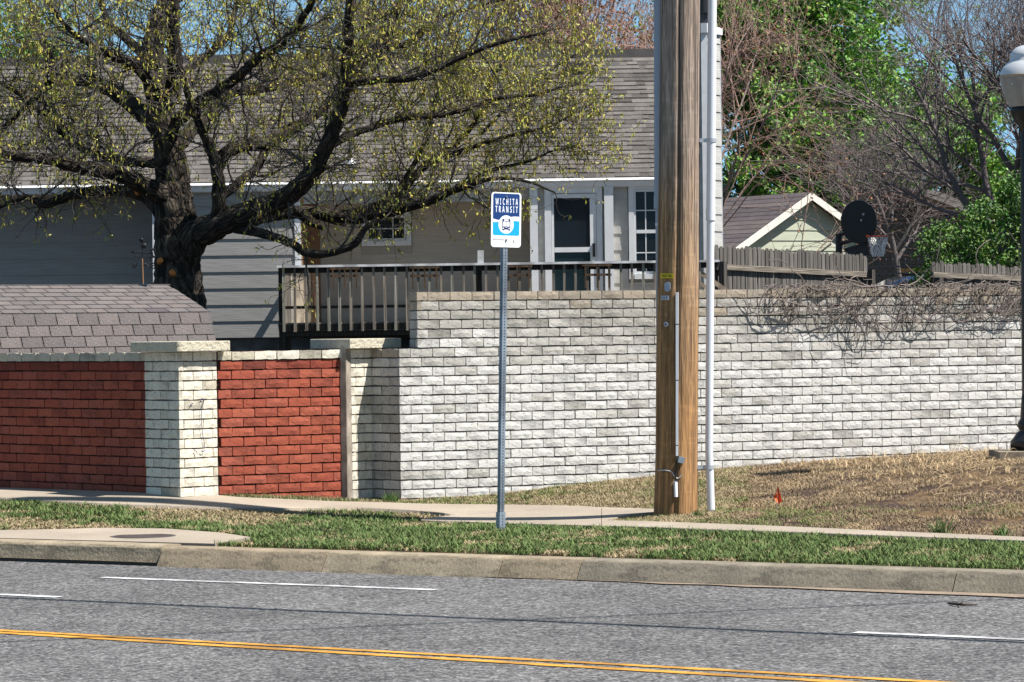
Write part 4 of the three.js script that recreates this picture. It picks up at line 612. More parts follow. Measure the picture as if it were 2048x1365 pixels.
// ---------------------------------------------------------------- garden shed with a gambrel roof, weathervane
{
  const tr = 38 * Math.PI / 180, rp = pt(336, 571, 38.5), sh = thing('garden_shed', 'garden shed with a grey brown shingled gambrel roof behind the red wall', 'shed', V(rp.x, 0, rp.z), tr), ridge = rp.y, L = 5.2;
  const up = { run: 0.9, rise: 0.335 }, lo = { run: 0.27, rise: 0.75 };
  const tones = [[0.3, 0.265, 0.255], [0.26, 0.23, 0.225], [0.33, 0.285, 0.27], [0.28, 0.25, 0.24], [0.31, 0.26, 0.245]].map((c) => M(c.map((q) => q * 0.72), { map: T.grit, roughness: 1, bumpMap: T.mottleBump, bumpScale: 0.004 })), odd = M([0.13, 0.11, 0.12], { map: T.grit });
  const R = rng(515), face = (name, y0, z0, y1, z1, rows, lift, seedRow) => { const dz = z1 - z0, dy = y1 - y0, len = Math.hypot(dy, dz), ang = Math.atan2(-dy, dz), ex = len / rows, tab = 0.272, geo = (w) => solid([[-w / 2, 0, -ex / 2 - 0.01], [w / 2, 0, -ex / 2 - 0.01], [w / 2, 0.002, -ex / 2 - 0.01], [-w / 2, 0.002, -ex / 2 - 0.01], [-w / 2, 0, ex / 2], [w / 2, 0, ex / 2], [w / 2, 0.011, ex / 2], [-w / 2, 0.011, ex / 2]], [[3, 2, 6, 7], [7, 6, 5, 4], [0, 3, 7, 4], [1, 5, 6, 2]]), full = geo(tab - 0.012);
    for (let r = 0; r < rows; r++) { const s = (r + 0.5) / rows, off = ((r + seedRow) % 2) * 0.5 * tab + (((r * 37) % 5) - 2) * 0.012; for (let k = -1; k * tab < L + 0.3; k++) { const a = Math.max(-L, -k * tab - tab + off - 0.0), b = Math.min(0, -k * tab + off); if (b - a < 0.04) continue; const f = b - a > tab - 0.02; const m = mesh('shingle', f ? full : geo(b - a - 0.01), r === rows - 1 && k === 2 && name === 'up' ? odd : pick(R, tones), sh); m.position.set((a + b) / 2, lerp(y0, y1, s) + 0.006, lerp(z0, z1, s) + 0.003); m.rotation.x = ang; m.rotation.y = (R() - 0.5) * 0.006; } } };
  face('up', ridge, 0, ridge - up.rise, up.run, 7, 0, 0); face('low', ridge - up.rise - 0.012, up.run + 0.012, ridge - up.rise - lo.rise, up.run + lo.run, 6, 0, 1);
  const y1 = ridge - up.rise, y2 = y1 - lo.rise, z1 = up.run, z2 = up.run + lo.run, core = M([0.14, 0.125, 0.12]);
  const prof = (x) => [[x, ridge - 0.004, 0], [x, y1 - 0.006, z1 - 0.006], [x, y2, z2 - 0.01], [x, y2, -z2], [x, y1, -z1]], A = prof(-L), B = prof(-0.004);
  mesh('roof_core', solid([...A, ...B], [[0, 1, 6, 5], [1, 2, 7, 6], [2, 3, 8, 7], [3, 4, 9, 8], [4, 0, 5, 9], [0, 4, 3, 2, 1], [5, 6, 7, 8, 9]]), core, sh);
  slab('wall', sh, M([0.3, 0.3, 0.29], { map: T.lap }), -L + 0.1, -0.15, 0.95, y2 + 0.02, -z2 + 0.15, z2 - 0.15); slab('ridge_cap', sh, tones[1], -L, 0.004, ridge - 0.002, ridge + 0.014, -0.12, 0.04);
  // weathervane
  const vp = pt(283, 571, 38.3), wv = thing('weathervane', 'black iron weathervane on a copper rod above the shed ridge', 'weathervane', V(vp.x, ridge - 0.02, vp.z)), iron = M([0.015, 0.015, 0.017], { metalness: 0.4, roughness: 0.5 }), q = (px, py) => pt(px, py, 38.3).sub(wv.position), rod = (n, a, b, r, m = iron) => mesh(n, tubeGeo([q(...a), q(...b)], r, 8), m, wv);
  mesh('foot_plate', boxGeo(0.1, 0.02, 0.14).translate(0.02, 0.025, 0.03), M([0.05, 0.07, 0.1], { metalness: 0.4, roughness: 0.5 }), wv);
  rod('rod', [286, 570], [284, 517], 0.008, M([0.4, 0.2, 0.09], { metalness: 0.4, roughness: 0.5 })); rod('rod', [284, 520], [286, 482], 0.006);
  rod('arrow_shaft', [263, 503.5], [306, 507], 0.007); const hd = mesh('arrow_head', new THREE.ConeGeometry(0.022, 0.045, 4).rotateZ(Math.PI / 2), iron, wv); hd.position.copy(q(263, 503.5));
  for (const [a, b] of [[[302, 499], [309, 499]], [[302, 499], [305, 514]], [[305, 514], [311, 514]], [[309, 499], [309, 504]]]) rod('tail_fin', a, b, 0.013);
  for (const [x, y, r] of [[287, 492, 0.036], [282, 480, 0.028]]) { const o = mesh('rooster_body', new THREE.SphereGeometry(r, 12, 8).scale(1, 0.9, 0.4), iron, wv); o.position.copy(q(x, y)); }
  for (let k = 0; k < 5; k++) rod('tail_plume', [283, 488], [278 + k * 2.2, 474 + (k % 2) * 3], 0.005);
  rod('compass_arm', [266, 529], [305, 533], 0.005); for (const [x, y] of [[273, 515], [298, 517]]) { const o = mesh('scroll', new THREE.TorusGeometry(0.018, 0.006, 6, 14), iron, wv); o.position.copy(q(x, y)); }
  mesh('scroll', tubeGeo(smooth([q(287, 527), q(292, 529), q(296, 534), q(303, 533)], [1, 1], 0.01)[0], 0.007, 6), iron, wv); for (const [a, b] of [[[303, 527], [308, 527]], [[303, 527], [303, 537]], [[303, 532], [307, 532]], [[303, 537], [308, 537]]]) rod('letter_e', a, b, 0.007); for (const [a, b] of [[[263, 526], [266, 537]], [[266, 537], [268, 529]], [[268, 529], [270, 537]], [[270, 537], [274, 526]]]) rod('letter_w', a, b, 0.006);
}

// ---------------------------------------------------------------- trees
const barkDark = M([0.085, 0.074, 0.064], { map: T.bark, bumpMap: T.barkBump, bumpScale: 0.05, roughness: 1 }), twigDark = M([0.085, 0.074, 0.064], { roughness: 1 });
const leafMat = (o = {}) => M('#ffffff', { vertexColors: true, roughness: 0.75, physical: true, transmission: 0, ...o });
{ // the spreading tree in front of the house, limbs surveyed one by one
  const D = 43, tr = thing('spreading_tree', 'large dark spreading tree with yellow green catkins in front of the house', 'tree', V(0, 0, 0));
  const S = D / F, limbs = [
    // [points px,py,radius px,depth offset], twig density
    [[[360, 760, 60, 0], [358, 640, 53, 0], [354, 560, 47, 0], [350, 500, 44, 0], [350, 440, 42, 0], [346, 385, 37, 0], [342, 325, 33, 0], [332, 260, 28, 0], [318, 190, 26, 0.1], [303, 120, 23, 0.2], [312, 55, 19, 0.3], [332, -20, 15, 0.4], [345, -160, 9, 0.6], [350, -300, 4, 0.8]], 0.25],
    [[[345, 190, 17, 0], [350, 120, 15, -0.3], [345, 50, 13, -0.6], [350, -40, 10, -0.8], [380, -200, 5, -1]], 0.5],
    [[[335, 265, 24, 0], [285, 225, 19, 0.4], [225, 185, 15, 0.8], [165, 162, 12, 1.1], [105, 166, 9, 1.3], [60, 205, 6, 1.4], [10, 250, 4, 1.4], [-60, 280, 3, 1.4]], 1],
    [[[150, 160, 9, 1.1], [112, 140, 7, 1.2], [90, 90, 6, 1.3], [70, 40, 5, 1.5], [48, -30, 3, 1.6]], 1],
    [[[340, 400, 24, 0], [300, 378, 19, -0.3], [245, 352, 15, -0.7], [180, 338, 13, -1], [100, 320, 11, -1.4], [0, 305, 9, -1.7], [-90, 288, 6, -2]], 0.7],
    [[[340, 330, 12, 0], [290, 326, 10, 0.5], [240, 321, 9, 0.8], [190, 308, 8, 1], [140, 282, 7, 1.2], [95, 240, 5, 1.4], [40, 190, 4, 1.5], [-30, 150, 3, 1.6]], 1],
    [[[330, 440, 18, 0], [306, 404, 14, 0.3], [270, 386, 11, 0.5], [205, 380, 11, 0.7], [140, 391, 10, 0.9], [88, 409, 8, 1], [55, 395, 6, 1.1], [0, 415, 4, 1.2], [-50, 440, 2, 1.2]], 0.5],
    [[[362, 520, 34, 0], [392, 474, 31, -0.2], [432, 453, 25, -0.5], [500, 424, 22, -0.8], [560, 400, 19, -1.1], [610, 360, 17, -1.4], [645, 308, 15, -1.6], [672, 245, 13, -1.8], [690, 180, 11, -1.9], [697, 100, 10, -2], [702, 0, 8, -2.1], [720, -140, 4, -2.2]], 0.5],
    [[[470, 450, 15, -0.6], [540, 428, 14, 0], [615, 424, 13, 0.4], [690, 432, 13, 0.7], [742, 420, 12, 0.8], [792, 390, 10, 0.9], [850, 332, 8, 1], [918, 282, 6, 1.1], [955, 235, 5, 1.1], [968, 190, 4, 1.2], [1000, 130, 3, 1.2]], 0.75],
    [[[640, 428, 10, 0.4], [700, 438, 10, 0.2], [765, 428, 8, 0], [850, 405, 8, -0.3], [920, 376, 7, -0.5], [985, 358, 4, -0.6], [1050, 362, 3, -0.7], [1110, 385, 1.6, -0.7]], 0.45],
    [[[600, 425, 12, 0.3], [622, 445, 10, 0.25], [646, 459, 3, 0.2]], 0],
    [[[470, 455, 11, -0.6], [520, 466, 9, -0.9], [556, 476, 8, -1.1], [590, 492, 8, -1.3], [617, 507, 8, -1.4], [662, 506, 7, -1.5], [712, 488, 7, -1.6], [733, 455, 6, -1.6], [765, 442, 4, -1.6]], 0.18],
    [[[436, 462, 16, -0.5], [437, 400, 13, -0.6], [431, 330, 11, -0.7], [408, 272, 8, -0.8], [386, 218, 7, -0.9], [366, 158, 6, -1], [351, 90, 5, -1.1], [338, 10, 4, -1.2], [330, -90, 2, -1.2]], 0.6],
    [[[432, 340, 13, -0.6], [448, 308, 13, -0.5], [485, 290, 12, -0.3], [533, 284, 12, 0], [592, 254, 11, 0.3], [640, 222, 9, 0.6], [685, 165, 7, 0.9], [740, 120, 5, 1.1], [800, 90, 4, 1.3], [880, 50, 2.5, 1.5]], 1],
    [[[441, 392, 10, -0.6], [480, 363, 9, -0.4], [510, 338, 9, -0.2], [536, 292, 9, 0]], 0.4],
    [[[345, 300, 14, 0], [395, 250, 13, 0.6], [432, 205, 11, 1.1], [460, 186, 10, 1.4], [534, 176, 9, 1.8], [620, 157, 8, 2.1], [682, 132, 6, 2.3], [730, 60, 5, 2.4], [760, -30, 3, 2.5]], 0.9],
    [[[345, 250, 13, 0], [400, 205, 12, -0.6], [475, 155, 10, -1.2], [518, 114, 9, -1.5], [568, 82, 8, -1.7], [622, 8, 6, -2], [660, -80, 4, -2.2]], 0.9],
    [[[335, 160, 10, 0.2], [400, 120, 8, 0.8], [455, 72, 7, 1.3], [470, 20, 6, 1.5], [500, -60, 4, 1.6]], 1],
    [[[310, 130, 11, 0.3], [260, 85, 9, 0.9], [215, 40, 7, 1.3], [190, -20, 5, 1.5], [150, -110, 3, 1.6]], 1],
    [[[318, 190, 11, 0.1], [262, 130, 9, -0.8], [200, 100, 7, -1.4], [140, 60, 5, -1.8], [90, 0, 3, -2]], 1],
    [[[697, 165, 9, -1.9], [760, 160, 7, -2.2], [830, 155, 6, -2.4], [915, 118, 5, -2.5], [1000, 85, 3.5, -2.6], [1090, 66, 2, -2.6]], 1],
    [[[692, 135, 8, -1.9], [752, 84, 6, -1.6], [790, 38, 5, -1.4], [812, -40, 3, -1.3]], 1],
    [[[695, 120, 7, -2], [760, 100, 6, -1.5], [826, 82, 5, -1.2], [868, 42, 4, -1], [950, 14, 3, -0.9], [1060, -14, 2, -0.8]], 1],
    [[[650, 298, 8, -1.6], [720, 263, 7, -1.2], [800, 238, 6, -0.9], [900, 226, 5, -0.7], [1000, 196, 4, -0.5], [1070, 190, 3, -0.4], [1130, 172, 1.6, -0.3]], 1],
    [[[855, 328, 6, 1], [950, 292, 5, 0.6], [1050, 264, 4, 0.3], [1100, 252, 3, 0.2], [1150, 225, 1.6, 0.1]], 1.1],
    [[[790, 392, 6, 0.9], [842, 300, 5, 0.5], [862, 235, 4, 0.2], [880, 175, 3, 0.1], [910, 140, 2, 0]], 1.1],
    [[[915, 376, 5, -0.5], [985, 340, 4, -0.2], [1060, 322, 3, 0], [1105, 302, 2, 0.1], [1150, 292, 1.4, 0.1]], 1],
    [[[960, 270, 4, 1.1], [1030, 200, 3, 1], [1090, 150, 2.2, 0.9], [1150, 110, 1.4, 0.8]], 1],
  ];
  const R = rng(2024), trunk = new Tubes(), twigs = new Tubes(), leaves = new Leaves(), all = [];
  for (const [pts, dens] of limbs) {
    const P = pts.map(([x, y, r, o]) => pt(x, y, D + o)), rad = pts.map((q) => q[2] * S), [path, rr] = smooth(P, rad, 0.09);
    path.forEach((p, i) => { const a = Math.min(0.03, rr[i] * 0.35); if (i > 1) p.add(V((R() - 0.5) * a, (R() - 0.5) * a, (R() - 0.5) * a)); });
    const big = rr[0] > 0.05; const ph = R() * 9; trunk.add(path, (k, w) => rr[k] * (1 + (big ? 0.09 * Math.sin(3 * w + ph + k * 0.13) + 0.06 * Math.sin(7 * w - ph + k * 0.21) + 0.05 * (vn(w * 3 + 40, k * 0.6, 999, 999, 3) - 0.5) : 0)), big ? 18 : 7, big ? 2.2 : 1.2);
    all.push({ path, rr, dens });
  }
  mesh('trunk', trunk.geo(), barkDark, tr);
  const olive = () => { const k = R(); return k < 0.5 ? [0.42 + R() * 0.14, 0.38 + R() * 0.12, 0.05] : k < 0.8 ? [0.28 + R() * 0.1, 0.31 + R() * 0.1, 0.045] : k < 0.93 ? [0.52, 0.46, 0.1] : [0.24, 0.15, 0.04]; };
  const down = V(0, -1, 0);
  const foliage = (p, t, n) => { for (let k = 0; k < n; k++) { const o = p.clone().add(V((R() - 0.5) * 0.07, (R() - 0.5) * 0.06, (R() - 0.5) * 0.07)); if (R() < 0.55) { const a = down.clone().addScaledVector(randDir(R), 0.35).normalize(), s = V().crossVectors(a, randDir(R)).normalize(); leaves.add(o, a, s, 0.045 + R() * 0.05, 0.013 + R() * 0.008, olive()); } else { const a = t.clone().multiplyScalar(0.6).addScaledVector(randDir(R), 0.8).normalize(), s = V().crossVectors(a, randDir(R)).normalize(); leaves.add(o, a, s, 0.035 + R() * 0.035, 0.02 + R() * 0.014, olive()); } } };
  const branch = (p, dir, len, r, lv, leafy) => {
    const n = Math.max(3, Math.round(len / 0.1)), path = [p.clone()], rr = [r]; let d = dir.clone();
    for (let k = 1; k <= n; k++) { d.addScaledVector(randDir(R), 0.34).addScaledVector(V(0, 1, 0), lv === 1 ? 0.05 : 0.02).normalize(); path.push(path[k - 1].clone().addScaledVector(d, len / n)); rr.push(lerp(r, 0.0028, k / n)); }
    twigs.add(path, rr, lv === 1 ? 5 : 3);
    if (lv < 3) for (let k = 1; k <= n; k++) { const c = lv === 1 ? (R() < 0.9 ? 1 : 2) : (R() < 0.45 ? 1 : 0); for (let j = 0; j < c; j++) { const t = path[k].clone().sub(path[k - 1]).normalize(), s = t.clone().multiplyScalar(0.7).addScaledVector(randDir(R), 0.9).normalize(); branch(path[k], s, (lv === 1 ? 0.3 + R() * 0.35 : 0.12 + R() * 0.2) * (1.15 - 0.5 * k / n), Math.max(0.0034, rr[k] * 0.6), lv + 1, leafy); } }
    if (lv >= 2 || R() < 0.5) { const t = d; foliage(path[n], t, R() < leafy ? (R() < 0.4 ? 3 : 2) : 0); if (n > 2 && R() < leafy * 0.8) foliage(path[n - 1], t, R() < 0.5 ? 2 : 1); }
  };
  for (const { path, rr, dens } of all) {
    if (!dens) continue; const n = path.length;
    for (let k = Math.floor(n * 0.22); k < n; k++) {
      if (rr[k] > 0.14 && R() < 0.85) continue;
      if (R() > dens * 0.95 + 0.2 * (k / n)) continue;
      const t = path[k].clone().sub(path[k - 1] || path[k + 1]).normalize(), s = t.clone().multiplyScalar(0.55).addScaledVector(randDir(R), 0.85).addScaledVector(V(0, 1, 0), 0.15).normalize();
      const inner = rr[k] > 0.05; branch(path[k], s, (0.3 + 0.5 * sstep(0.012, 0.045, rr[k])) * (0.7 + R()), clamp(rr[k] * 0.4, 0.0065, 0.018), 1, inner ? 0.45 : 0.85);
    }
  }
  // crowded shoots at the limb tips
  for (const { path, dens } of all) if (dens > 0.6) for (let k = 0; k < 5; k++) { const n = path.length, t = path[n - 1].clone().sub(path[n - 3]).normalize(); branch(path[n - 1 - Math.floor(R() * n * 0.2)], t.addScaledVector(randDir(R), 0.7).normalize(), 0.3 + R() * 0.45, 0.008, 1, 0.95); }
  mesh('twigs', twigs.geo(), twigDark, tr).userData.kind = 'stuff';
  mesh('leaves', leaves.geo(), leafMat({ transmission: 0.25 }), tr).userData.kind = 'stuff';
  // orange sawn faces where limbs were cut
  const saw = M([0.55, 0.2, 0.05]);
  for (const [px, py, r, o] of [[274, 385, 0.034, 0.3], [320, 522, 0.034, -0.32], [344, 546, 0.036, -0.35], [604, 402, 0.02, -1.5], [520, 432, 0.02, -1.0]]) { const c = mesh('sawn_stub', new THREE.CylinderGeometry(r, r * 1.25, 0.09, 12).rotateX(Math.PI / 2 - 0.2), saw, tr); c.position.copy(pt(px, py, D + o)); c.rotation.y = (R() - 0.3) * 0.6; }
}
/* a generic branching tree: children per level, lengths shrinking; leaves on the last levels */
function growTree({ name, label, at, h, r, seed, kids, spread, up, first = 0.28, ratio = 0.62, bark, leaf, leafN, leafSize, wob = 0.2, lean = V(0, 1, 0), group, minR = 0.004, twig }) {
  const R = rng(seed), g = thing(name, label, 'tree', at, 0, group), wood = new Tubes(), tw = new Tubes(), lv = new Leaves(), L = kids.length;
  const go = (p, dir, len, rad, k) => {
    const n = Math.max(4, 7 - k), path = [p.clone()], rr = [rad], d = dir.clone();
    for (let i = 1; i <= n; i++) { d.addScaledVector(randDir(R), wob).addScaledVector(V(0, 1, 0), up * 0.12).normalize(); path.push(path[i - 1].clone().addScaledVector(d, len / n)); rr.push(Math.max(minR * 0.6, lerp(rad, rad * (k === L ? 0.25 : 0.45), i / n))); }
    (k < 2 ? wood : tw).add(path, rr, k === 0 ? 10 : k === 1 ? 6 : 3);
    if (k < L) for (let c = 0; c < kids[k]; c++) { const f = k === 0 ? lerp(first, 1, (c + R() * 0.6) / kids[k]) : lerp(0.2, 1, (c + R()) / kids[k]), i = clamp(f * n, 0, n - 0.01), a = Math.floor(i), q = path[a].clone().lerp(path[a + 1], i - a), t = path[a + 1].clone().sub(path[a]).normalize(), side = randDir(R); side.addScaledVector(t, -side.dot(t)).normalize(); go(q, t.multiplyScalar(Math.cos(spread)).addScaledVector(side, Math.sin(spread) * (0.7 + R() * 0.6)).normalize(), len * ratio * (0.75 + R() * 0.5) * (k === 0 ? 1.15 - 0.5 * f : 1), Math.max(minR, lerp(rr[a], rr[a + 1], i - a) * 0.62), k + 1); }
    if (leaf && k >= L - 1) for (let c = 0; c < leafN; c++) { const i = R() * n * 0.999, a = Math.floor(i), q = path[a].clone().lerp(path[a + 1], i - a).addScaledVector(randDir(R), leafSize * 0.8), al = randDir(R), s = V().crossVectors(al, randDir(R)).normalize(); lv.add(q, al, s, leafSize * (0.7 + R() * 0.6), leafSize * (0.5 + R() * 0.4), leaf(R)); }
  };
  go(V(0, 0, 0), lean.clone().normalize(), h, r, 0);
  mesh('trunk', wood.geo(), bark, g); mesh('twigs', tw.geo(), twig || bark, g).userData.kind = 'stuff';
  if (leaf) mesh('leaves', lv.geo(), leafMat({ transmission: 0.3 }), g).userData.kind = 'stuff';
  return g;
}
{
  const bareBark = M([0.13, 0.11, 0.105], { roughness: 1 }), bareTwig = M([0.17, 0.14, 0.135], { roughness: 1 }), redBark = M([0.2, 0.165, 0.15], { roughness: 1 }), redTwig = M([0.34, 0.22, 0.18], { roughness: 1 });
  const green = (R) => { const k = R(); return k < 0.6 ? [0.14 + R() * 0.07, 0.3 + R() * 0.12, 0.025] : k < 0.9 ? [0.08, 0.2 + R() * 0.08, 0.02] : [0.27, 0.4, 0.04]; };
  const red = (R) => (R() < 0.6 ? [0.3 + R() * 0.12, 0.1 + R() * 0.05, 0.045] : R() < 0.6 ? [0.34, 0.18, 0.06] : [0.2, 0.24, 0.05]), bronze = (R) => (R() < 0.6 ? [0.27, 0.15, 0.06] : [0.26, 0.21, 0.07]);
  const at = (px, d, y = 1.2) => { const p = pt(px, 560, d); p.y = y; return p; };
  // leafy green crowns behind the garage
  growTree({ name: 'leafy_tree', label: 'bright green leafy tree rising behind the small garage', at: at(1700, 88), h: 7.4, r: 0.2, seed: 41, kids: [14, 8, 6, 4], spread: 0.8, up: 0.5, ratio: 0.6, bark: bareBark, leaf: green, leafN: 19, leafSize: 0.145, wob: 0.16 });
  growTree({ name: 'leafy_tree', label: 'green leafy tree just right of the chimney behind the garage roof', at: at(1545, 90), h: 5.6, r: 0.18, seed: 43, kids: [11, 7, 6, 4], spread: 0.85, up: 0.35, ratio: 0.58, bark: bareBark, leaf: green, leafN: 19, leafSize: 0.145, wob: 0.16 });
  growTree({ name: 'leafy_tree', label: 'low green leafy tree behind the bare tree on the right', at: at(1840, 92), h: 5.0, r: 0.18, seed: 46, kids: [8, 6, 5, 4], spread: 0.85, up: 0.4, ratio: 0.6, bark: bareBark, leaf: green, leafN: 19, leafSize: 0.145, wob: 0.16 });
  // budding reddish trees
  growTree({ name: 'budding_tree', label: 'tree with reddish buds and slanting twigs beside the chimney', at: at(1372, 71), h: 6.2, r: 0.075, seed: 52, kids: [13, 6, 5, 3], spread: 0.75, up: 0.1, ratio: 0.62, bark: redBark, twig: redTwig, leaf: red, leafN: 1, leafSize: 0.065, wob: 0.1, lean: V(0.12, 1, 0.1), minR: 0.0065, first: 0.1 });
  growTree({ name: 'budding_tree', label: 'reddish brown budding tree behind the house ridge near the pole', at: at(1230, 82), h: 7.6, r: 0.18, seed: 57, kids: [11, 7, 5, 4], spread: 0.5, up: 0.6, ratio: 0.58, bark: redBark, twig: redTwig, leaf: red, leafN: 2, leafSize: 0.1, wob: 0.12, minR: 0.008 });
  growTree({ name: 'budding_tree', label: 'bronze budding tree behind the house ridge above the transit sign', at: at(1010, 82), h: 7.2, r: 0.18, seed: 58, kids: [11, 7, 5, 4], spread: 0.55, up: 0.6, ratio: 0.58, bark: redBark, twig: redTwig, leaf: bronze, leafN: 2, leafSize: 0.09, wob: 0.12, minR: 0.008 });
  growTree({ name: 'leafy_tree', label: 'green tree behind the far left end of the house roof', at: at(90, 84), h: 6.4, r: 0.2, seed: 61, kids: [9, 6, 5, 4], spread: 0.7, up: 0.6, ratio: 0.58, bark: bareBark, leaf: green, leafN: 6, leafSize: 0.13, wob: 0.15 });
  growTree({ name: 'budding_tree', label: 'thin budding tree behind the ridge above the roof vent pipe', at: at(560, 86), h: 7.4, r: 0.16, seed: 63, kids: [10, 6, 5, 4], spread: 0.55, up: 0.6, ratio: 0.55, bark: bareBark, twig: bareTwig, leaf: bronze, leafN: 1, leafSize: 0.09, wob: 0.12, minR: 0.007 });
  // bare trees on the right
  growTree({ name: 'bare_tree', label: 'large bare grey tree with a forked trunk behind the green shrub', at: at(1975, 66), h: 5.2, r: 0.19, seed: 73, kids: [14, 8, 6, 4], spread: 0.72, up: 0.5, ratio: 0.66, bark: bareBark, twig: bareTwig, wob: 0.2, first: 0.35, minR: 0.006 });
  growTree({ name: 'bare_tree', label: 'bare twiggy tree leaning over the basketball hoop', at: at(1850, 80), h: 4.0, r: 0.12, seed: 76, kids: [12, 7, 6, 4], spread: 0.8, up: 0.4, ratio: 0.62, bark: bareBark, twig: bareTwig, wob: 0.22, first: 0.55, minR: 0.006, lean: V(-0.45, 1, 0) });
  growTree({ name: 'bare_tree', label: 'bare tree cut by the right edge of the picture above the lamp', at: at(2160, 70), h: 6.0, r: 0.15, seed: 79, kids: [11, 7, 6, 4], spread: 0.62, up: 0.6, ratio: 0.6, bark: bareBark, twig: bareTwig, wob: 0.18, minR: 0.006 });
  // dense evergreen shrub behind the fence
  const c0 = pt(1972, 470, 58), sh = thing('shrub', 'dense rounded green shrub behind the picket fence on the right', 'shrub', V(c0.x, yardY(c0.x, c0.z), c0.z)), R = rng(88), lv = new Leaves(), tw = new Tubes(), dk = (q) => (q < 0.55 ? [0.07 + R() * 0.05, 0.16 + R() * 0.08, 0.015] : q < 0.9 ? [0.04, 0.1 + R() * 0.05, 0.012] : [0.16, 0.27, 0.03]);
  const lobes = [[0, 1.5, 0, 1.05, 1.0], [0.65, 1.9, -0.1, 0.95, 0.95], [-0.55, 1.35, 0.1, 0.75, 0.85], [0.9, 2.4, -0.2, 0.6, 0.7], [0.1, 0.8, 0.2, 1.2, 0.7], [1.2, 1.2, 0, 0.8, 1.1]];
  for (let k = 0; k < 520; k++) { const l = pick(R, lobes), u = randDir(R), f = 0.55 + 0.48 * Math.sqrt(R()), p = V(l[0] + u.x * l[3] * f, l[1] + u.y * l[4] * f, l[2] + u.z * l[3] * f); for (let j = 0; j < 34; j++) { const q = p.clone().addScaledVector(randDir(R), 0.17 * Math.cbrt(R())), a = randDir(R), s = V().crossVectors(a, randDir(R)).normalize(); lv.add(q, a, s, 0.07 + R() * 0.03, 0.04 + R() * 0.02, dk(R())); } if (k % 5 === 0) tw.add([V((R() - 0.5) * 0.3, 0, (R() - 0.5) * 0.3), p.clone().multiplyScalar(0.5).add(V(0, 0.2, 0)), p], [0.025, 0.015, 0.006], 4); }
  mesh('foliage', lv.geo(), leafMat({ transmission: 0.25 }), sh).userData.kind = 'stuff'; mesh('stems', tw.geo(), bareBark, sh);
}
// dry creeper hanging over the white wall
{
  const a = flat(800, 850, whiteD(800)), b = flat(2330, 850, whiteD(2330)), fr = new THREE.Group(); fr.position.set(a.x, 0, a.z); fr.rotation.y = Math.atan2(-(b.z - a.z), b.x - a.x); fr.updateMatrixWorld(true);
  const cr = thing('creeper', 'tangle of dry leafless creeper hanging over the top of the white wall', 'vine', V(a.x, 0, a.z), fr.rotation.y), R = rng(99), tb = new Tubes(), x0 = onPlane(fr, 1490, 600, 0).x, x1 = onPlane(fr, 2200, 600, 0).x, top = CAP + 6 * ROW;
  const env = (x) => { const f = (x - x0) / (x1 - x0); return 0.06 + 0.42 * Math.exp(-(((f - 0.27) / 0.17) ** 2)) + 0.22 * Math.exp(-(((f - 0.62) / 0.2) ** 2)); };
  for (let k = 0; k < 330; k++) {
    const thick = k < 28, x = x0 + (x1 - x0) * (0.03 + 0.97 * Math.pow(R(), 0.85)), n = 9; let p = V(x, top + 0.015 + R() * 0.03 - (k % 3 === 0 ? R() * env(x) : 0), -0.12 * R() + 0.03), d = V(R() - 0.5, thick ? 0 : -0.25 * R(), 0.1).normalize(); const path = [p.clone()]; 
    for (let i = 0; i < n; i++) { d.addScaledVector(randDir(R), 0.55); if (p.y > top - 0.02) d.z += 0.1; if (p.y < top - env(p.x)) d.y += 0.5; else d.y -= 0.07; d.normalize(); p = p.clone().addScaledVector(d, thick ? 0.1 : 0.05 + R() * 0.03); if (p.y < top && p.z < 0.02) p.z = 0.022 + R() * 0.03; if (p.z > 0.1) p.z = 0.09; if (p.y < top + 0.01 && p.z < 0.02) p.y = top + 0.014; path.push(p); }
    const r = thick ? 0.0085 : 0.0028 + R() * 0.0028; tb.add(path, path.map((_, i) => r * (1 - 0.5 * i / n)), 4);
  }
  mesh('stems', tb.geo(), M([0.2, 0.165, 0.145], { roughness: 1 }), cr);
}

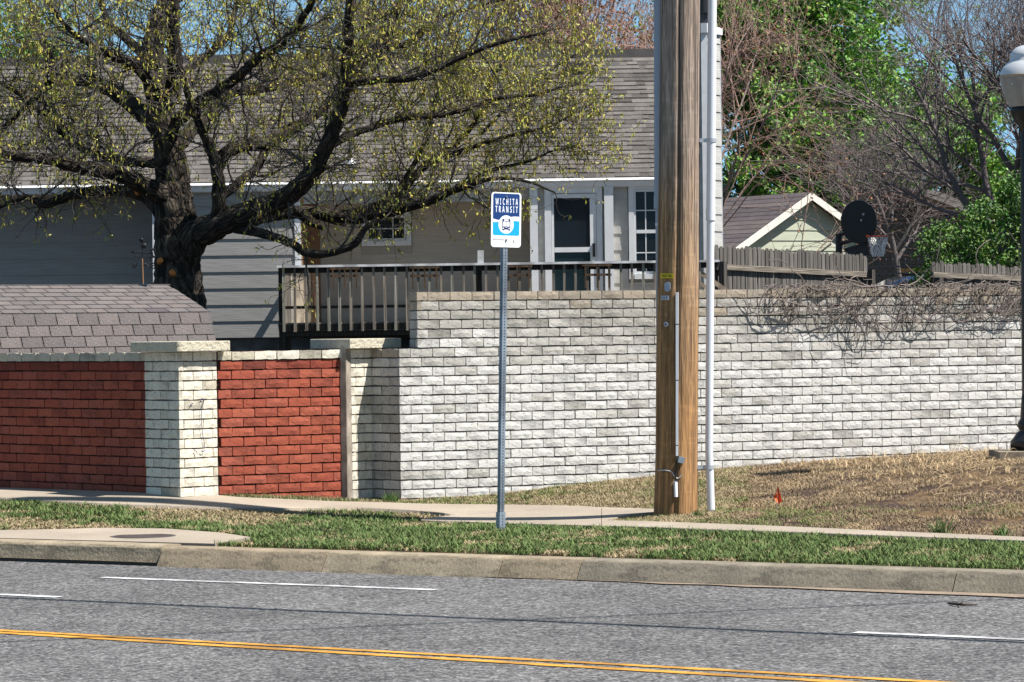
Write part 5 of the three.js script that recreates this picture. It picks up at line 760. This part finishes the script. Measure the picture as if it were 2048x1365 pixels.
// ---------------------------------------------------------------- fences
const fenceWood = [[0.36, 0.35, 0.34], [0.26, 0.25, 0.245], [0.46, 0.445, 0.43], [0.31, 0.3, 0.29]].map((c) => M(c, { map: T.greyWood, roughness: 1 })), railWood = M([0.68, 0.62, 0.54], { map: T.greyWood, roughness: 1 });
function picketFence(label, pA, pB, dA, dB, pitch, railY) {     // pA, pB: sight lines to the tops of the first and last picket
  const a = pt(pA[0], pA[1], dA), b = pt(pB[0], pB[1], dB), L = Math.hypot(b.x - a.x, b.z - a.z), g = thing('picket_fence', label, 'fence', V(a.x, 0, a.z), Math.atan2(-(b.z - a.z), b.x - a.x)), R = rng(Math.round(pA[0]));
  const n = Math.round(L / pitch), w = pitch - 0.021, ear = 0.034, lo = yardY((a.x + b.x) / 2, (a.z + b.z) / 2) - 0.05;
  for (let k = 0; k < n; k++) { const x = (k + 0.5) * L / n, y = lerp(a.y, b.y, k / (n - 1)) + (R() - 0.5) * 0.045, s = new THREE.Shape([[-w / 2, 0], [w / 2, 0], [w / 2, y - lo - ear], [w / 2 - ear, y - lo], [-w / 2 + ear, y - lo], [-w / 2, y - lo - ear]].map((q) => new THREE.Vector2(...q))); const m = mesh('picket', metreUV(new THREE.ExtrudeGeometry(s, { depth: 0.018, bevelEnabled: false })), pick(R, fenceWood), g); const u = m.geometry.attributes.uv, o = R() * 5; for (let i = 0; i < u.count; i++) u.setX(i, u.getX(i) + o); m.position.set(x, lo, -0.02 + (R() - 0.5) * 0.006); m.rotation.z = (R() - 0.5) * 0.012; }
  for (const off of railY) { const r = mesh('rail', beamGeo(V(-0.02, a.y - off, 0.035), V(L, b.y - off, 0.035), 0.085, 0.04), railWood, g); }
  for (const x of [0.06, L - 0.06]) slab('post', g, fenceWood[1], x - 0.05, x + 0.05, lo - 0.1, lerp(a.y, b.y, x / L) - 0.25, 0.058, 0.15);
  return g;
}
picketFence('weathered grey picket fence between the chimney and the iron fence', [1430, 491], [1735, 510], 50, 54, 0.128, [0.33, 1.2]);
picketFence('weathered grey picket fence under the green shrub at the right', [1863, 524], [2200, 541], 51, 55, 0.132, [0.2, 1.2]);
{
  const a = pt(1733, 521, 60), b = pt(1858, 517, 60), g = thing('iron_fence', 'thin black iron fence between the two picket fences', 'fence', V(a.x, 0, a.z), Math.atan2(-(b.z - a.z), b.x - a.x)), L = Math.hypot(b.x - a.x, b.z - a.z), m = M([0.03, 0.035, 0.045], { metalness: 0.4, roughness: 0.5 }), lo = yardY(a.x, a.z) - 0.03, top = a.y;
  for (let x = 0.13; x < L - 0.05; x += 0.118) { const k = mesh('picket', mergeGeometries([boxGeo(0.015, top - lo, 0.015).translate(0, (top + lo) / 2, 0), new THREE.ConeGeometry(0.016, 0.05, 4).translate(0, top + 0.025, 0)]), m, g); k.position.x = x; }
  for (const py of [533, 547, 610]) { const y = onPlane(g, 1800, py, 0).y; slab('rail', g, m, 0, L, y - 0.014, y + 0.014, -0.016, 0.016); }
  for (const x of [0, L]) slab('post', g, m, x - 0.032, x + 0.032, lo - 0.1, top + 0.04, -0.032, 0.032); const x2 = 0.1; 
}
// ---------------------------------------------------------------- small pale green garage with a gable
{
  const ap = pt(1613, 396, 76), g = thing('garage', 'small pale green garage with a white trimmed gable behind the picket fence', 'garage', V(ap.x, 0, ap.z), 0.55), sl = 0.6, hw = 2.45, base = 1.4, lap0 = M([0.52, 0.55, 0.42], { map: T.lap, roughness: 0.85 }), shg = M([0.16, 0.13, 0.135], { map: T.grit }), white = M([0.78, 0.75, 0.66]);
  const A = ap.y, e = 0.24;   // lapped gable boards, shortened towards the apex
  for (let y = base; y < A - 0.1; y += e) { const half = Math.min(hw, (A - Math.max(y, base)) / sl), h2 = Math.min(hw, Math.max(0.02, (A - (y + e)) / sl)), hr = Math.min(1.7, half), hr2 = Math.min(1.7, h2); mesh('siding_board', solid([[-half, y, 0], [hr, y, 0], [hr, y, 0.022], [-half, y, 0.022], [-h2, y + e, 0], [hr2, y + e, 0], [hr2, y + e, 0.004], [-h2, y + e, 0.004]], [[0, 1, 2, 3], [3, 2, 6, 7], [7, 6, 5, 4], [0, 3, 7, 4], [1, 5, 6, 2]]), lap0, g); }
  const ov = 0.2, D = 7; 
  for (const s of [-1, 1]) {
    const rw = s > 0 ? 1.85 : hw + 0.22, x1 = s * rw, y1 = A + 0.06 - rw * sl;
    mesh('roof_plane', solid([[0, A + 0.06, ov], [x1, y1, ov], [x1, y1, -D], [0, A + 0.06, -D], [0, A + 0.12, ov], [x1, y1 + 0.06, ov], [x1, y1 + 0.06, -D], [0, A + 0.12, -D]], [[0, 1, 2, 3], [4, 5, 6, 7], [0, 1, 5, 4], [1, 2, 6, 5], [3, 2, 6, 7]]), shg, g);
    mesh('rake_board', beamGeo(V(0, A + 0.03, ov + 0.02), V(x1, y1 + 0.0, ov + 0.02), 0.15, 0.035), white, g);
    const R = rng(s + 20), rows = 15; for (let r = 0; r < rows; r++) { const f0 = r / rows, f1 = (r + 1) / rows; mesh('shingle_course', solid([[x1 * f1, lerp(A + 0.12, y1 + 0.06, f1), ov], [x1 * f0, lerp(A + 0.12, y1 + 0.06, f0), ov], [x1 * f0, lerp(A + 0.12, y1 + 0.06, f0), -D], [x1 * f1, lerp(A + 0.12, y1 + 0.06, f1), -D], [x1 * f1, lerp(A + 0.12, y1 + 0.06, f1) + 0.016, ov], [x1 * f1, lerp(A + 0.12, y1 + 0.06, f1) + 0.016, -D], [x1 * f0, lerp(A + 0.12, y1 + 0.06, f0) + 0.008, ov], [x1 * f0, lerp(A + 0.12, y1 + 0.06, f0) + 0.008, -D]], [[4, 6, 7, 5], [0, 4, 5, 3], [0, 1, 6, 4]]), pick(R, [shg, M([0.19, 0.155, 0.15], { map: T.grit }), M([0.14, 0.115, 0.12], { map: T.grit })]), g); }
  }
  slab('body', g, lap0, -hw + 0.02, 1.68, base - 0.1, A - hw * sl, -D + 0.3, -0.01);
  const v = onPlane(g, 1462, 425, -2.5); 
}
// ---------------------------------------------------------------- brown neighbouring house and a roof beyond
function farHouse(name, label, px, d, w, wallC, turn, apexPy, sl, roofC, winAt) {
  const ap = pt(px, apexPy, d), g = thing(name, label, 'house', V(ap.x, 0, ap.z), turn), A = ap.y, base = 1.3, m = M(wallC, { map: T.lap }), rf = M(roofC, { map: T.grit }), e = 0.19, hw = w / 2, D = 8;
  const wy = winAt ? onPlane(g, winAt[0], winAt[2], 0) : null, wy2 = winAt ? onPlane(g, winAt[1], winAt[3], 0) : null, hole = winAt ? [[wy.x, wy2.x, wy2.y, wy.y]] : [];
  for (let y = base; y < A - 0.05; y += e) { const half = Math.min(hw, (A - y) / sl), h2 = Math.min(hw, Math.max(0.02, (A - y - e) / sl)); mesh('siding_board', solid([[-half, y, 0], [half, y, 0], [half, y, 0.02], [-half, y, 0.02], [-h2, y + e, 0], [h2, y + e, 0], [h2, y + e, 0.004], [-h2, y + e, 0.004]], [[0, 1, 2, 3], [3, 2, 6, 7], [7, 6, 5, 4], [0, 3, 7, 4], [1, 5, 6, 2]]), m, g); }
  for (const s of [-1, 1]) { const x1 = s * (hw + 0.45), y1 = A + 0.1 - (hw + 0.45) * sl; mesh('roof_plane', solid([[0, A + 0.1, 0.6], [x1, y1, 0.6], [x1, y1, -D], [0, A + 0.1, -D], [0, A + 0.2, 0.6], [x1, y1 + 0.1, 0.6], [x1, y1 + 0.1, -D], [0, A + 0.2, -D]], [[0, 1, 2, 3], [4, 5, 6, 7], [0, 1, 5, 4], [1, 2, 6, 5], [3, 2, 6, 7]]), rf, g); mesh('rake_board', beamGeo(V(0, A + 0.1, 0.625), V(x1, y1, 0.625), 0.16, 0.03), M([0.2, 0.11, 0.06]), g); }
  slab('body', g, m, -hw + 0.02, hw - 0.02, base - 0.1, A - hw * sl, -D, -0.01);
  if (winAt) { const W = new THREE.Group(); W.name = 'window'; g.add(W); slab('frame', W, M([0.03, 0.03, 0.03]), wy.x - 0.08, wy2.x + 0.08, wy2.y - 0.08, wy.y + 0.08, 0.021, 0.045); slab('blind', W, M([0.5, 0.27, 0.1]), wy.x, wy2.x, wy2.y, wy.y, 0.0455, 0.06); }
  return g;
}
farHouse('neighbour_house', 'brown lap sided house in shade behind the basketball hoop', 1800, 86, 6.0, [0.17, 0.135, 0.12], -0.35, 385, 0.4, [0.11, 0.095, 0.09], [1795, 1848, 537, 546]);
farHouse('neighbour_house', 'grey roofed house at the right edge behind the shrub', 2120, 100, 4.4, [0.2, 0.17, 0.15], 0.1, 318, 0.42, [0.2, 0.175, 0.16]);
// ---------------------------------------------------------------- basketball hoop
{
  const d = 68, b = pt(1678, 470, d), h = thing('basketball_hoop', 'black backboard with an orange rim and white net above the fence', 'basketball hoop', V(b.x, yardY(b.x, b.z), b.z)), o = h.position, q = (px, py, dd = d) => pt(px, py, dd).sub(o), blk = M([0.012, 0.012, 0.013], { roughness: 0.45 }), wht = M([0.8, 0.8, 0.8]), org = M([0.6, 0.09, 0.04], { roughness: 0.5 });
  const top = q(1678, 468); mesh('pole', tubeGeo([V(0, -0.05, 0), V(0, top.y, 0)], 0.07, 14), blk, h);
  const bp = q(1719, 446, d - 0.55), bd = new THREE.Group(); bd.name = 'backboard'; h.add(bd); bd.position.copy(bp); bd.rotation.y = -0.5;
  const s = new THREE.Shape(); s.absellipse(0, 0.02, 0.39, 0.44, 0, Math.PI * 2); mesh('board', new THREE.ExtrudeGeometry(s, { depth: 0.035, bevelEnabled: true, bevelSize: 0.012, bevelThickness: 0.008, bevelSegments: 2, curveSegments: 40 }), blk, bd);
  for (const [x, y] of [[0.12, 0.17], [0.07, 0.05]]) { const c = mesh('bolt_head', new THREE.SphereGeometry(0.028, 10, 8), M([0.5, 0.55, 0.6], { metalness: 0.6, roughness: 0.3 }), bd); c.position.set(x, y, 0.055); }
  for (const [a, c] of [[[1680, 470], [1716, 458]], [[1680, 488], [1718, 478]]]) { mesh('arm', beamGeo(q(a[0], a[1], d), q(c[0], c[1], d - 0.5), 0.05, 0.06), blk, h); }
  mesh('arm_cover', solid([[0, 0, 0], [0.45, 0.14, 0.4], [0.5, -0.15, 0.42], [0.1, -0.17, 0.1], [0, 0, -0.1], [0.45, 0.14, 0.28], [0.5, -0.15, 0.3], [0.1, -0.17, 0]].map((p) => [p[0] + q(1688, 495).x, p[1] + q(1688, 498).y, p[2]]), [[0, 1, 2, 3], [4, 5, 6, 7], [0, 1, 5, 4], [1, 2, 6, 5], [2, 3, 7, 6]]), blk, h);
  const rc = q(1756, 473, d - 1.0), rim = mesh('rim', new THREE.TorusGeometry(0.215, 0.014, 8, 36).rotateX(Math.PI / 2), org, h); rim.position.copy(rc); mesh('rim_bracket', beamGeo(rc.clone().add(V(-0.2, -0.01, 0.02)), q(1735, 471, d - 0.6), 0.06, 0.05), org, h);
  const nt = new Tubes(), R = rng(31), K = 12; for (let k = 0; k < K; k++) for (const dir of [-1, 1]) { const path = []; for (let i = 0; i <= 5; i++) { const a = (k + dir * i * 0.5) / K * Math.PI * 2, r = lerp(0.21, 0.11, i / 5); path.push(V(rc.x + Math.cos(a) * r + (R() - 0.5) * 0.02, rc.y - i * 0.083, rc.z + Math.sin(a) * r)); } nt.add(path, path.map(() => 0.0075), 4); } mesh('net', nt.geo(), wht, h);
}
// ---------------------------------------------------------------- parked car, mostly hidden by the fence and wall
{
  const d = 69, c = pt(1845, 575, d), y0 = pt(1850, 549, d).y - 1.46; const car = thing('parked_car', 'blue parked car seen through the iron fence', 'car', V(c.x, y0, c.z), 0.15), blue = M([0.06, 0.12, 0.26], { physical: true, metalness: 0.3, roughness: 0.35, clearcoat: 1, clearcoatRoughness: 0.05 }), glass = M([0.01, 0.012, 0.016], { roughness: 0.05 }), rub = M([0.02, 0.02, 0.02]);
  const ex = (pts, w, m, n, z) => { const s = new THREE.Shape(); s.moveTo(...pts[0]); s.splineThru(pts.slice(1).map((p) => new THREE.Vector2(...p))); const o = mesh(n, new THREE.ExtrudeGeometry(s, { depth: w, bevelEnabled: true, bevelSize: 0.05, bevelThickness: 0.06, bevelSegments: 3, curveSegments: 24 }), m, car); o.position.z = z; return o; };
  ex([[-2.1, 0.3], [-2.15, 0.6], [-1.95, 0.82], [-1.1, 0.92], [0.9, 0.95], [1.9, 0.9], [2.12, 0.65], [2.08, 0.3], [-2.1, 0.3]], 1.6, blue, 'body', -0.8);
  ex([[-1.35, 0.9], [-0.75, 1.25], [-0.3, 1.38], [0.5, 1.4], [1.1, 1.3], [1.6, 0.95], [-1.35, 0.9]], 1.3, blue, 'cabin', -0.65);
  ex([[-1.1, 0.93], [-0.65, 1.22], [-0.25, 1.31], [0.1, 1.32], [0.1, 0.94], [-1.1, 0.93]], 0.02, glass, 'side_window', 0.68); ex([[0.2, 0.94], [0.2, 1.32], [0.55, 1.32], [1.0, 1.24], [1.35, 0.96], [0.2, 0.94]], 0.02, glass, 'side_window', 0.68);
  for (const x of [-1.35, 1.3]) for (const z of [-0.72, 0.72]) { const w = mesh('wheel', new THREE.CylinderGeometry(0.32, 0.32, 0.2, 24).rotateX(Math.PI / 2), rub, car); w.position.set(x, 0.32, z * 1.1); const r = mesh('hub', new THREE.CylinderGeometry(0.18, 0.18, 0.21, 16).rotateX(Math.PI / 2), M([0.5, 0.5, 0.52], { metalness: 0.7, roughness: 0.3 }), w); }
  const mr = mesh('wing_mirror', new THREE.SphereGeometry(0.1, 12, 8).scale(1, 0.7, 0.8), blue, car); mr.position.set(-0.95, 1.0, 0.95);
  const pad = structure('driveway', metreUV(new THREE.PlaneGeometry(9, 12, 1, 1).rotateX(-Math.PI / 2)), MAT.concrete, 'concrete driveway under the parked car', 'driveway'); pad.position.set(c.x, y0 - 0.002, c.z);
}
// ---------------------------------------------------------------- street lamp at the right edge
{
  const d = 31.2, p = pt(2064, 905, d), l = thing('street_lamp', 'black street lamp with an acorn shaped glass globe at the right edge', 'street lamp', V(p.x, landY(p.x, p.z) - 0.03, p.z)), yb = p.y - l.position.y, blk = M([0.012, 0.013, 0.016], { roughness: 0.4, metalness: 0.2 }), Y = (py) => pt(2064, py, d).y - l.position.y, S = d / F;
  slab('footing', l, M([0.35, 0.31, 0.26], { map: T.kerb }), -0.36, 0.36, -0.05, Y(901), -0.36, 0.36);
  const lathe = (n, pts, m, seg = 40) => mesh(n, new THREE.LatheGeometry(pts.map(([r, py]) => new THREE.Vector2(r * S, Y(py))), seg), m, l);
  lathe('base', [[0, 901], [42, 901], [42, 883], [40, 881], [36, 876], [28, 864], [24, 862], [25, 858], [29, 852], [26, 844], [22, 838], [20, 810], [18, 790], [0, 790]], blk);
  lathe('shaft', [[18, 792], [17, 600], [15.5, 400], [15, 262], [0, 262]], blk, 24);
  lathe('fitter', [[15, 264], [17, 255], [30, 235], [34, 222], [34, 214], [0, 214]], blk);
  const gl = M([0.75, 0.74, 0.7], { physical: true, transmission: 0.75, roughness: 0.32, thickness: 0, ior: 1.45 });
  lathe('globe', [[33, 215], [40, 204], [48, 184], [53, 164], [54, 153]], gl); lathe('globe_band', [[54.5, 154], [55.5, 152], [54.5, 150]], M([0.45, 0.36, 0.25]));
  lathe('globe_top', [[54, 150], [52, 142], [46, 132], [38, 125], [34, 122], [32, 112], [33, 108], [28, 101], [22, 95], [12, 91], [0, 89]], M([0.6, 0.61, 0.62], { metalness: 0.3, roughness: 0.18 }));
  lathe('lamp_bulb', [[0, 160], [8, 160], [10, 172], [8, 195], [7, 212], [0, 212]], M([0.7, 0.7, 0.68], { roughness: 0.3 })); lathe('finial', [[5, 91], [6, 86], [3, 82], [4, 76], [0, 68]], blk);
}
// ---------------------------------------------------------------- marker flag, fallen twig
{
  const b = gp(1553, 1022), f = thing('marker_flag', 'small crumpled orange marker flag on a wire in the dry grass', 'flag', V(b.x, b.y - 0.04, b.z)), d = -b.z, q = (px, py, dd = 0) => pt(px, py, d + dd).sub(f.position);
  mesh('wire', tubeGeo([V(0, 0, 0), q(1556, 974)], 0.0018, 5), M([0.5, 0.5, 0.5], { metalness: 0.6, roughness: 0.4 }), f);
  const pts = [q(1555, 975), q(1558, 975, -0.02), q(1560, 987, 0.03), q(1565, 1003, -0.02), q(1558, 1009, 0.02), q(1552, 1002, -0.03), q(1547, 993, 0.02), q(1553, 988, -0.03), q(1556, 996, 0.05)];
  const P = pts.flatMap((v) => [v.x, v.y, v.z]), g = new THREE.BufferGeometry(); g.setAttribute('position', new THREE.Float32BufferAttribute(P, 3)); g.setIndex([0, 1, 8, 1, 2, 8, 2, 3, 8, 3, 4, 8, 4, 5, 8, 5, 6, 8, 6, 7, 8, 7, 0, 8]); g.computeVertexNormals(); mesh('flag_sheet', g, M([0.85, 0.13, 0.02], { roughness: 0.6 }), f);
  const t0 = onLevel(1926, 1209, 0), tw = thing('fallen_twig', 'dark broken twig lying on the asphalt near the right kerb', 'twig', V(t0.x, 0, t0.z)), w = (px, py, y) => onLevel(px, py, y).sub(tw.position); const tb = new Tubes(); tb.add([w(1898, 1207, 0.012), w(1915, 1209, 0.018), w(1935, 1210, 0.014), w(1955, 1210, 0.01)], [0.009, 0.013, 0.01, 0.005], 6).add([w(1920, 1209, 0.016), w(1926, 1205, 0.04)], [0.006, 0.003], 5); mesh('stem', tb.geo(), M([0.07, 0.055, 0.045]), tw);
}
// ---------------------------------------------------------------- overhead wires, out of the picture; their shadows cross the street
{
  const wire = (name, label, a, b, h, r) => { const A = onLevel(a[0], a[1], 0), B = onLevel(b[0], b[1], 0), up = SUN.clone().multiplyScalar(h / SUN.y), u = B.clone().sub(A).normalize(); const P = [-45, -20, 0, 20, 45].map((s) => A.clone().lerp(B, 0.5).addScaledVector(u, s).add(up).add(V(0, (s / 45) ** 2 * 0.05, 0))); tag(mesh(name, tubeGeo(smooth(P, [1, 1], 1)[0], r, 6), M([0.02, 0.02, 0.02])), label, 'wire', 'overhead wires'); };
  wire('overhead_cable', 'thick black overhead cable bundle above the street', [117, 1201], [1711, 1271], 7.2, 0.05);
  wire('overhead_cable', 'thin black overhead wire slanting above the centre line', [0, 1285], [800, 1251], 8.2, 0.02);
}
// ---------------------------------------------------------------- grass
{
  const inside = (poly, x, z) => { let c = false; for (let i = 0, j = poly.length - 1; i < poly.length; j = i++) { const a = poly[i], b = poly[j]; if ((a.z > z) !== (b.z > z) && x < (b.x - a.x) * (z - a.z) / (b.z - a.z) + a.x) c = !c; } return c; };
  const area = (pts) => { const P = pts.map((q) => gp(q[0], q[1])); let x0 = 1e9, x1 = -1e9, z0 = 1e9, z1 = -1e9; for (const p of P) { x0 = Math.min(x0, p.x); x1 = Math.max(x1, p.x); z0 = Math.min(z0, p.z); z1 = Math.max(z1, p.z); } return { P, x0, x1, z0, z1 }; };
  const tuft = (seed, n, h, w, splay) => { const R = rng(seed), pos = [], idx = [], nor = []; for (let k = 0; k < n; k++) { const a = R() * 6.28, r = R() * 0.028, x = Math.cos(a) * r, z = Math.sin(a) * r, b = R() * 6.28, hh = h * (0.55 + R() * 0.6), sp = splay * (0.3 + R()), dx = Math.cos(b), dz = Math.sin(b), o = pos.length / 3, W = w * (0.7 + R() * 0.6); for (const [f, ww] of [[0, 1], [0.5, 0.85], [1, 0.08]]) for (const s of [-1, 1]) { pos.push(x + dx * sp * hh * f * f - dz * s * W * ww / 2, hh * f * (1 - 0.25 * splay * f), z + dz * sp * hh * f * f + dx * s * W * ww / 2); } idx.push(o, o + 1, o + 2, o + 1, o + 3, o + 2, o + 2, o + 3, o + 4, o + 3, o + 5, o + 4); } const g = new THREE.BufferGeometry(); g.setAttribute('position', new THREE.Float32BufferAttribute(pos, 3)); g.setIndex(idx); g.computeVertexNormals(); return g; };
  const mat = M('#ffffff', { roughness: 0.85 });
  const field = (name, label, poly, count, geo, fn, seed) => {
    const A = area(poly), R = rng(seed), items = []; let guard = 0;
    while (items.length < count && guard++ < count * 30) { const x = lerp(A.x0, A.x1, R()), z = lerp(A.z0, A.z1, R()); if (!inside(A.P, x, z)) continue; const it = fn(x, z, R); if (it) items.push([x, z, it]); }
    const im = new THREE.InstancedMesh(geo, mat, items.length), m = new THREE.Matrix4(), q = new THREE.Quaternion(), c = new THREE.Color();
    items.forEach(([x, z, it], k) => { q.setFromAxisAngle(V(0, 1, 0), R() * 6.28); m.compose(V(x, landY(x, z) - 0.012, z), q, V(it.s, it.s * (it.h || 1), it.s)); im.setMatrixAt(k, m); c.setRGB(...it.c); im.setColorAt(k, c); });
    im.name = numbered(name); im.castShadow = im.receiveShadow = true; scene.add(im); tag(im, label, 'grass', null, 'stuff');
  };
  const nz = (x, z, f, s) => fbm(x * f / 64 + 3, z * f / 64 + 3, 64, 64, 3, s);
  const mix = (a, b, t, j) => a.map((v, i) => lerp(v, b[i], t) * j), G1 = [0.075, 0.135, 0.03], G2 = [0.15, 0.2, 0.06], ST1 = [0.4, 0.32, 0.18], ST2 = [0.29, 0.23, 0.13], OL = [0.17, 0.165, 0.06];
  // verge along the kerb
  field('verge_grass', 'green lawn grass with straw patches along the kerb', [[432, 1090], [700, 1096.5], [1000, 1106], [1500, 1122], [2048, 1139], [2350, 1149], [2350, 1100], [2048, 1088.5], [1700, 1075.5], [1390, 1064.5], [1139, 1056.5], [1000, 1051.5], [850, 1046], [905, 1036], [846, 1029], [705, 1022], [547, 1023], [312, 1018], [156, 1011], [0, 1002], [-250, 991], [-250, 1056], [0, 1062], [200, 1057.5], [330, 1059], [440, 1067], [530, 1079]], 42000, tuft(1, 8, 0.04, 0.006, 0.75), (x, z, R) => {
    const [s, t] = ST(x, z), n = nz(x, z, 3.2, 5), p = nz(x, z, 1.3, 9); const left = sstep(3.2, 0.6, t); let dry = sstep(0.56, 0.7, n) * 0.8 + left * sstep(0.46, 0.6, p) * 0.75 + sstep(2.4, 4.5, s) * 0.35 + 0.2; dry = clamp(dry - sstep(7, 10, t) * 0.25, 0, 1); const u = R() < dry; const j = 0.75 + R() * 0.5; return { s: 0.75 + R() * 0.6, h: u ? 0.75 : 0.9 + R() * 0.5, c: u ? mix(ST1, ST2, R(), j) : mix(G1, G2, R(), j) };
  }, 201);
  field('wall_foot_grass', 'thin grass strip at the foot of the sunlit red wall', [[405, 991], [480, 994], [600, 997], [690, 1002], [740, 1003], [742, 1008], [683, 1008], [590, 1003.5], [475, 998]], 900, tuft(2, 7, 0.05, 0.005, 0.6), (x, z, R) => ({ s: 0.7 + R() * 0.6, c: R() < 0.45 ? mix(ST1, ST2, R(), 1) : mix(G1, G2, R(), 1) }), 202);
  field('bank_grass', 'short olive and straw coloured grass below the white wall', [[742, 1003], [800, 1001.5], [875, 997], [1015, 987], [1128, 971], [1311, 953], [1500, 933], [1500, 1000], [1420, 1040], [1390, 1051], [1206, 1045.5], [1236, 1039], [1286, 1031], [1336, 1026.5], [1336, 1023.5], [1245, 1020.5], [1139, 1016], [985, 1013.5], [830, 1011.5], [745, 1008]], 13000, tuft(3, 8, 0.036, 0.005, 1.0), (x, z, R) => { const n = nz(x, z, 3, 7), g = clamp(sstep(0.5, 0.62, n) * 0.6 + sstep(0.6, -1, x) * 0.3, 0, 0.8); const k = R(); return { s: 0.7 + R() * 0.6, h: 0.6 + R() * 0.6, c: k < g ? mix(G2, OL, R(), 0.9 + R() * 0.3) : mix(ST1, ST2, R(), 0.7 + R() * 0.5) }; }, 203);
  field('dry_bank_grass', 'dead straw grass and stalks on the bank beside the flag', [[1420, 941], [1500, 932.5], [1700, 918.5], [1954, 905.5], [2300, 892], [2300, 1090], [2048, 1079.5], [1700, 1064], [1400, 1051], [1440, 1030]], 19000, tuft(4, 8, 0.038, 0.0045, 1.3), (x, z, R) => {
    const p = gp2px(x, z), n = nz(x, z, 2.6, 11), right = sstep(1650, 1850, p[0]); const bare = right * sstep(930, 965, p[1]) * (1 - sstep(1000, 1030, p[1]) * 0.5) * 0.75; if (R() < bare * sstep(0.3, 0.5, n) + sstep(0.5, 0.64, n) * 0.8) return null; const gr = sstep(985, 1030, p[1]) * sstep(1850, 1500, p[0]) * 0.75 + sstep(1000, 1015, p[1]) * sstep(1040, 1015, p[1]) * 0.4; const k = R();
    return { s: 0.7 + R() * 0.7, h: 0.5 + R() * 0.6, c: k < gr * sstep(0.36, 0.55, nz(x, z, 4, 15)) ? mix(G2, OL, R(), 0.9 + R() * 0.3) : mix([0.42, 0.31, 0.18], [0.17, 0.12, 0.075], sstep(0.3, 0.7, nz(x, z, 5, 19)) * 0.7 + R() * 0.3, 0.65 + R() * 0.6) };
  }, 204);
  field('straw_stalks', 'long bleached straw stalks at the foot of the white wall near the lamp', [[1560, 926], [1700, 917], [1954, 904], [2300, 892], [2300, 985], [2048, 985], [1900, 975], [1700, 960], [1580, 945]], 1000, tuft(5, 6, 0.13, 0.004, 1.6), (x, z, R) => ({ s: 0.45 + R() * 0.75, h: 0.5 + R() * 0.6, c: mix([0.62, 0.47, 0.27], [0.42, 0.3, 0.16], R(), 0.8 + R() * 0.4) }), 205);
  { // bleached dead stems tangled over the bare soil
    const A = area([[1700, 925], [1954, 910], [2300, 897], [2300, 1020], [2000, 1010], [1800, 985], [1690, 955]]), R = rng(206), tb = new Tubes(); let n = 0, guard = 0;
    while (n < 200 && guard++ < 9000) { const x = lerp(A.x0, A.x1, R()), z = lerp(A.z0, A.z1, R()); if (!inside(A.P, x, z)) continue; n++; let p = V(x, landY(x, z) + 0.005, z), d = V(R() - 0.5, R() * 0.5, R() - 0.5).normalize(); const path = [p]; for (let i = 0; i < 6; i++) { d.addScaledVector(randDir(R), 0.45); d.y -= 0.2; d.normalize(); p = p.clone().addScaledVector(d, 0.03 + R() * 0.035); p.y = Math.max(p.y, landY(p.x, p.z) + 0.012); path.push(p); } tb.add(path, path.map((_, i) => 0.0032 * (1 - i * 0.1)), 4); }
    tag(mesh('dead_stems', tb.geo(), M([0.45, 0.33, 0.2], { roughness: 1 })), 'bleached dead stems tangled over the bare soil by the lamp', 'plant', null, 'stuff');
  }
  // two green weed clumps by the pavement, broad leaved weeds
  const clump = (px, py, label, seed, sc, col, h = 0.17) => { const b = gp(px, py), R = rng(seed), w = thing('weed_clump', label, 'weed', V(b.x, b.y - 0.02, b.z), 0, 'green weeds'), lv = new Leaves(); for (let k = 0; k < 60; k++) { const a = V(R() - 0.5, 0.25 + R() * 0.9, R() - 0.5).normalize(), s = V().crossVectors(a, randDir(R)).normalize(); lv.add(V((R() - 0.5) * 0.12 * sc, 0, (R() - 0.5) * 0.12 * sc), a, s, h * sc * (0.5 + R() * 0.6), 0.011 * sc, mix(col, G2, R(), 0.8 + R() * 0.4)); } mesh('blades', lv.geo(), leafMat(), w); };
  clump(1884, 1068, 'dark green weed clump, the larger of two by the right pavement', 1, 1, [0.05, 0.11, 0.035]); clump(2006, 1075, 'smaller bright green weed clump by the right pavement', 2, 0.8, [0.05, 0.15, 0.02]); clump(783, 1004, 'bright green grass clump at the end of the white wall', 3, 0.85, [0.06, 0.17, 0.02]); clump(1052, 1000, 'low leafy green weed by the white wall behind the sign', 4, 0.7, [0.06, 0.13, 0.02], 0.12); clump(1290, 1109, 'pale green weed in the verge near the kerb', 5, 0.55, [0.16, 0.26, 0.07]); clump(1395, 1034, 'green grass clump at the foot of the white riser pipe', 6, 0.6, [0.05, 0.12, 0.02]); clump(1003, 1086, 'yellow green weed in the verge below the sign post', 7, 0.45, [0.18, 0.2, 0.03]);
}
function gp2px(x, z) { const v = V(x, landY(x, z), z).project(camera); return [(v.x * 0.5 + 0.5) * 2048, (0.5 - v.y * 0.5) * 1365]; }

renderer.render(scene, camera);
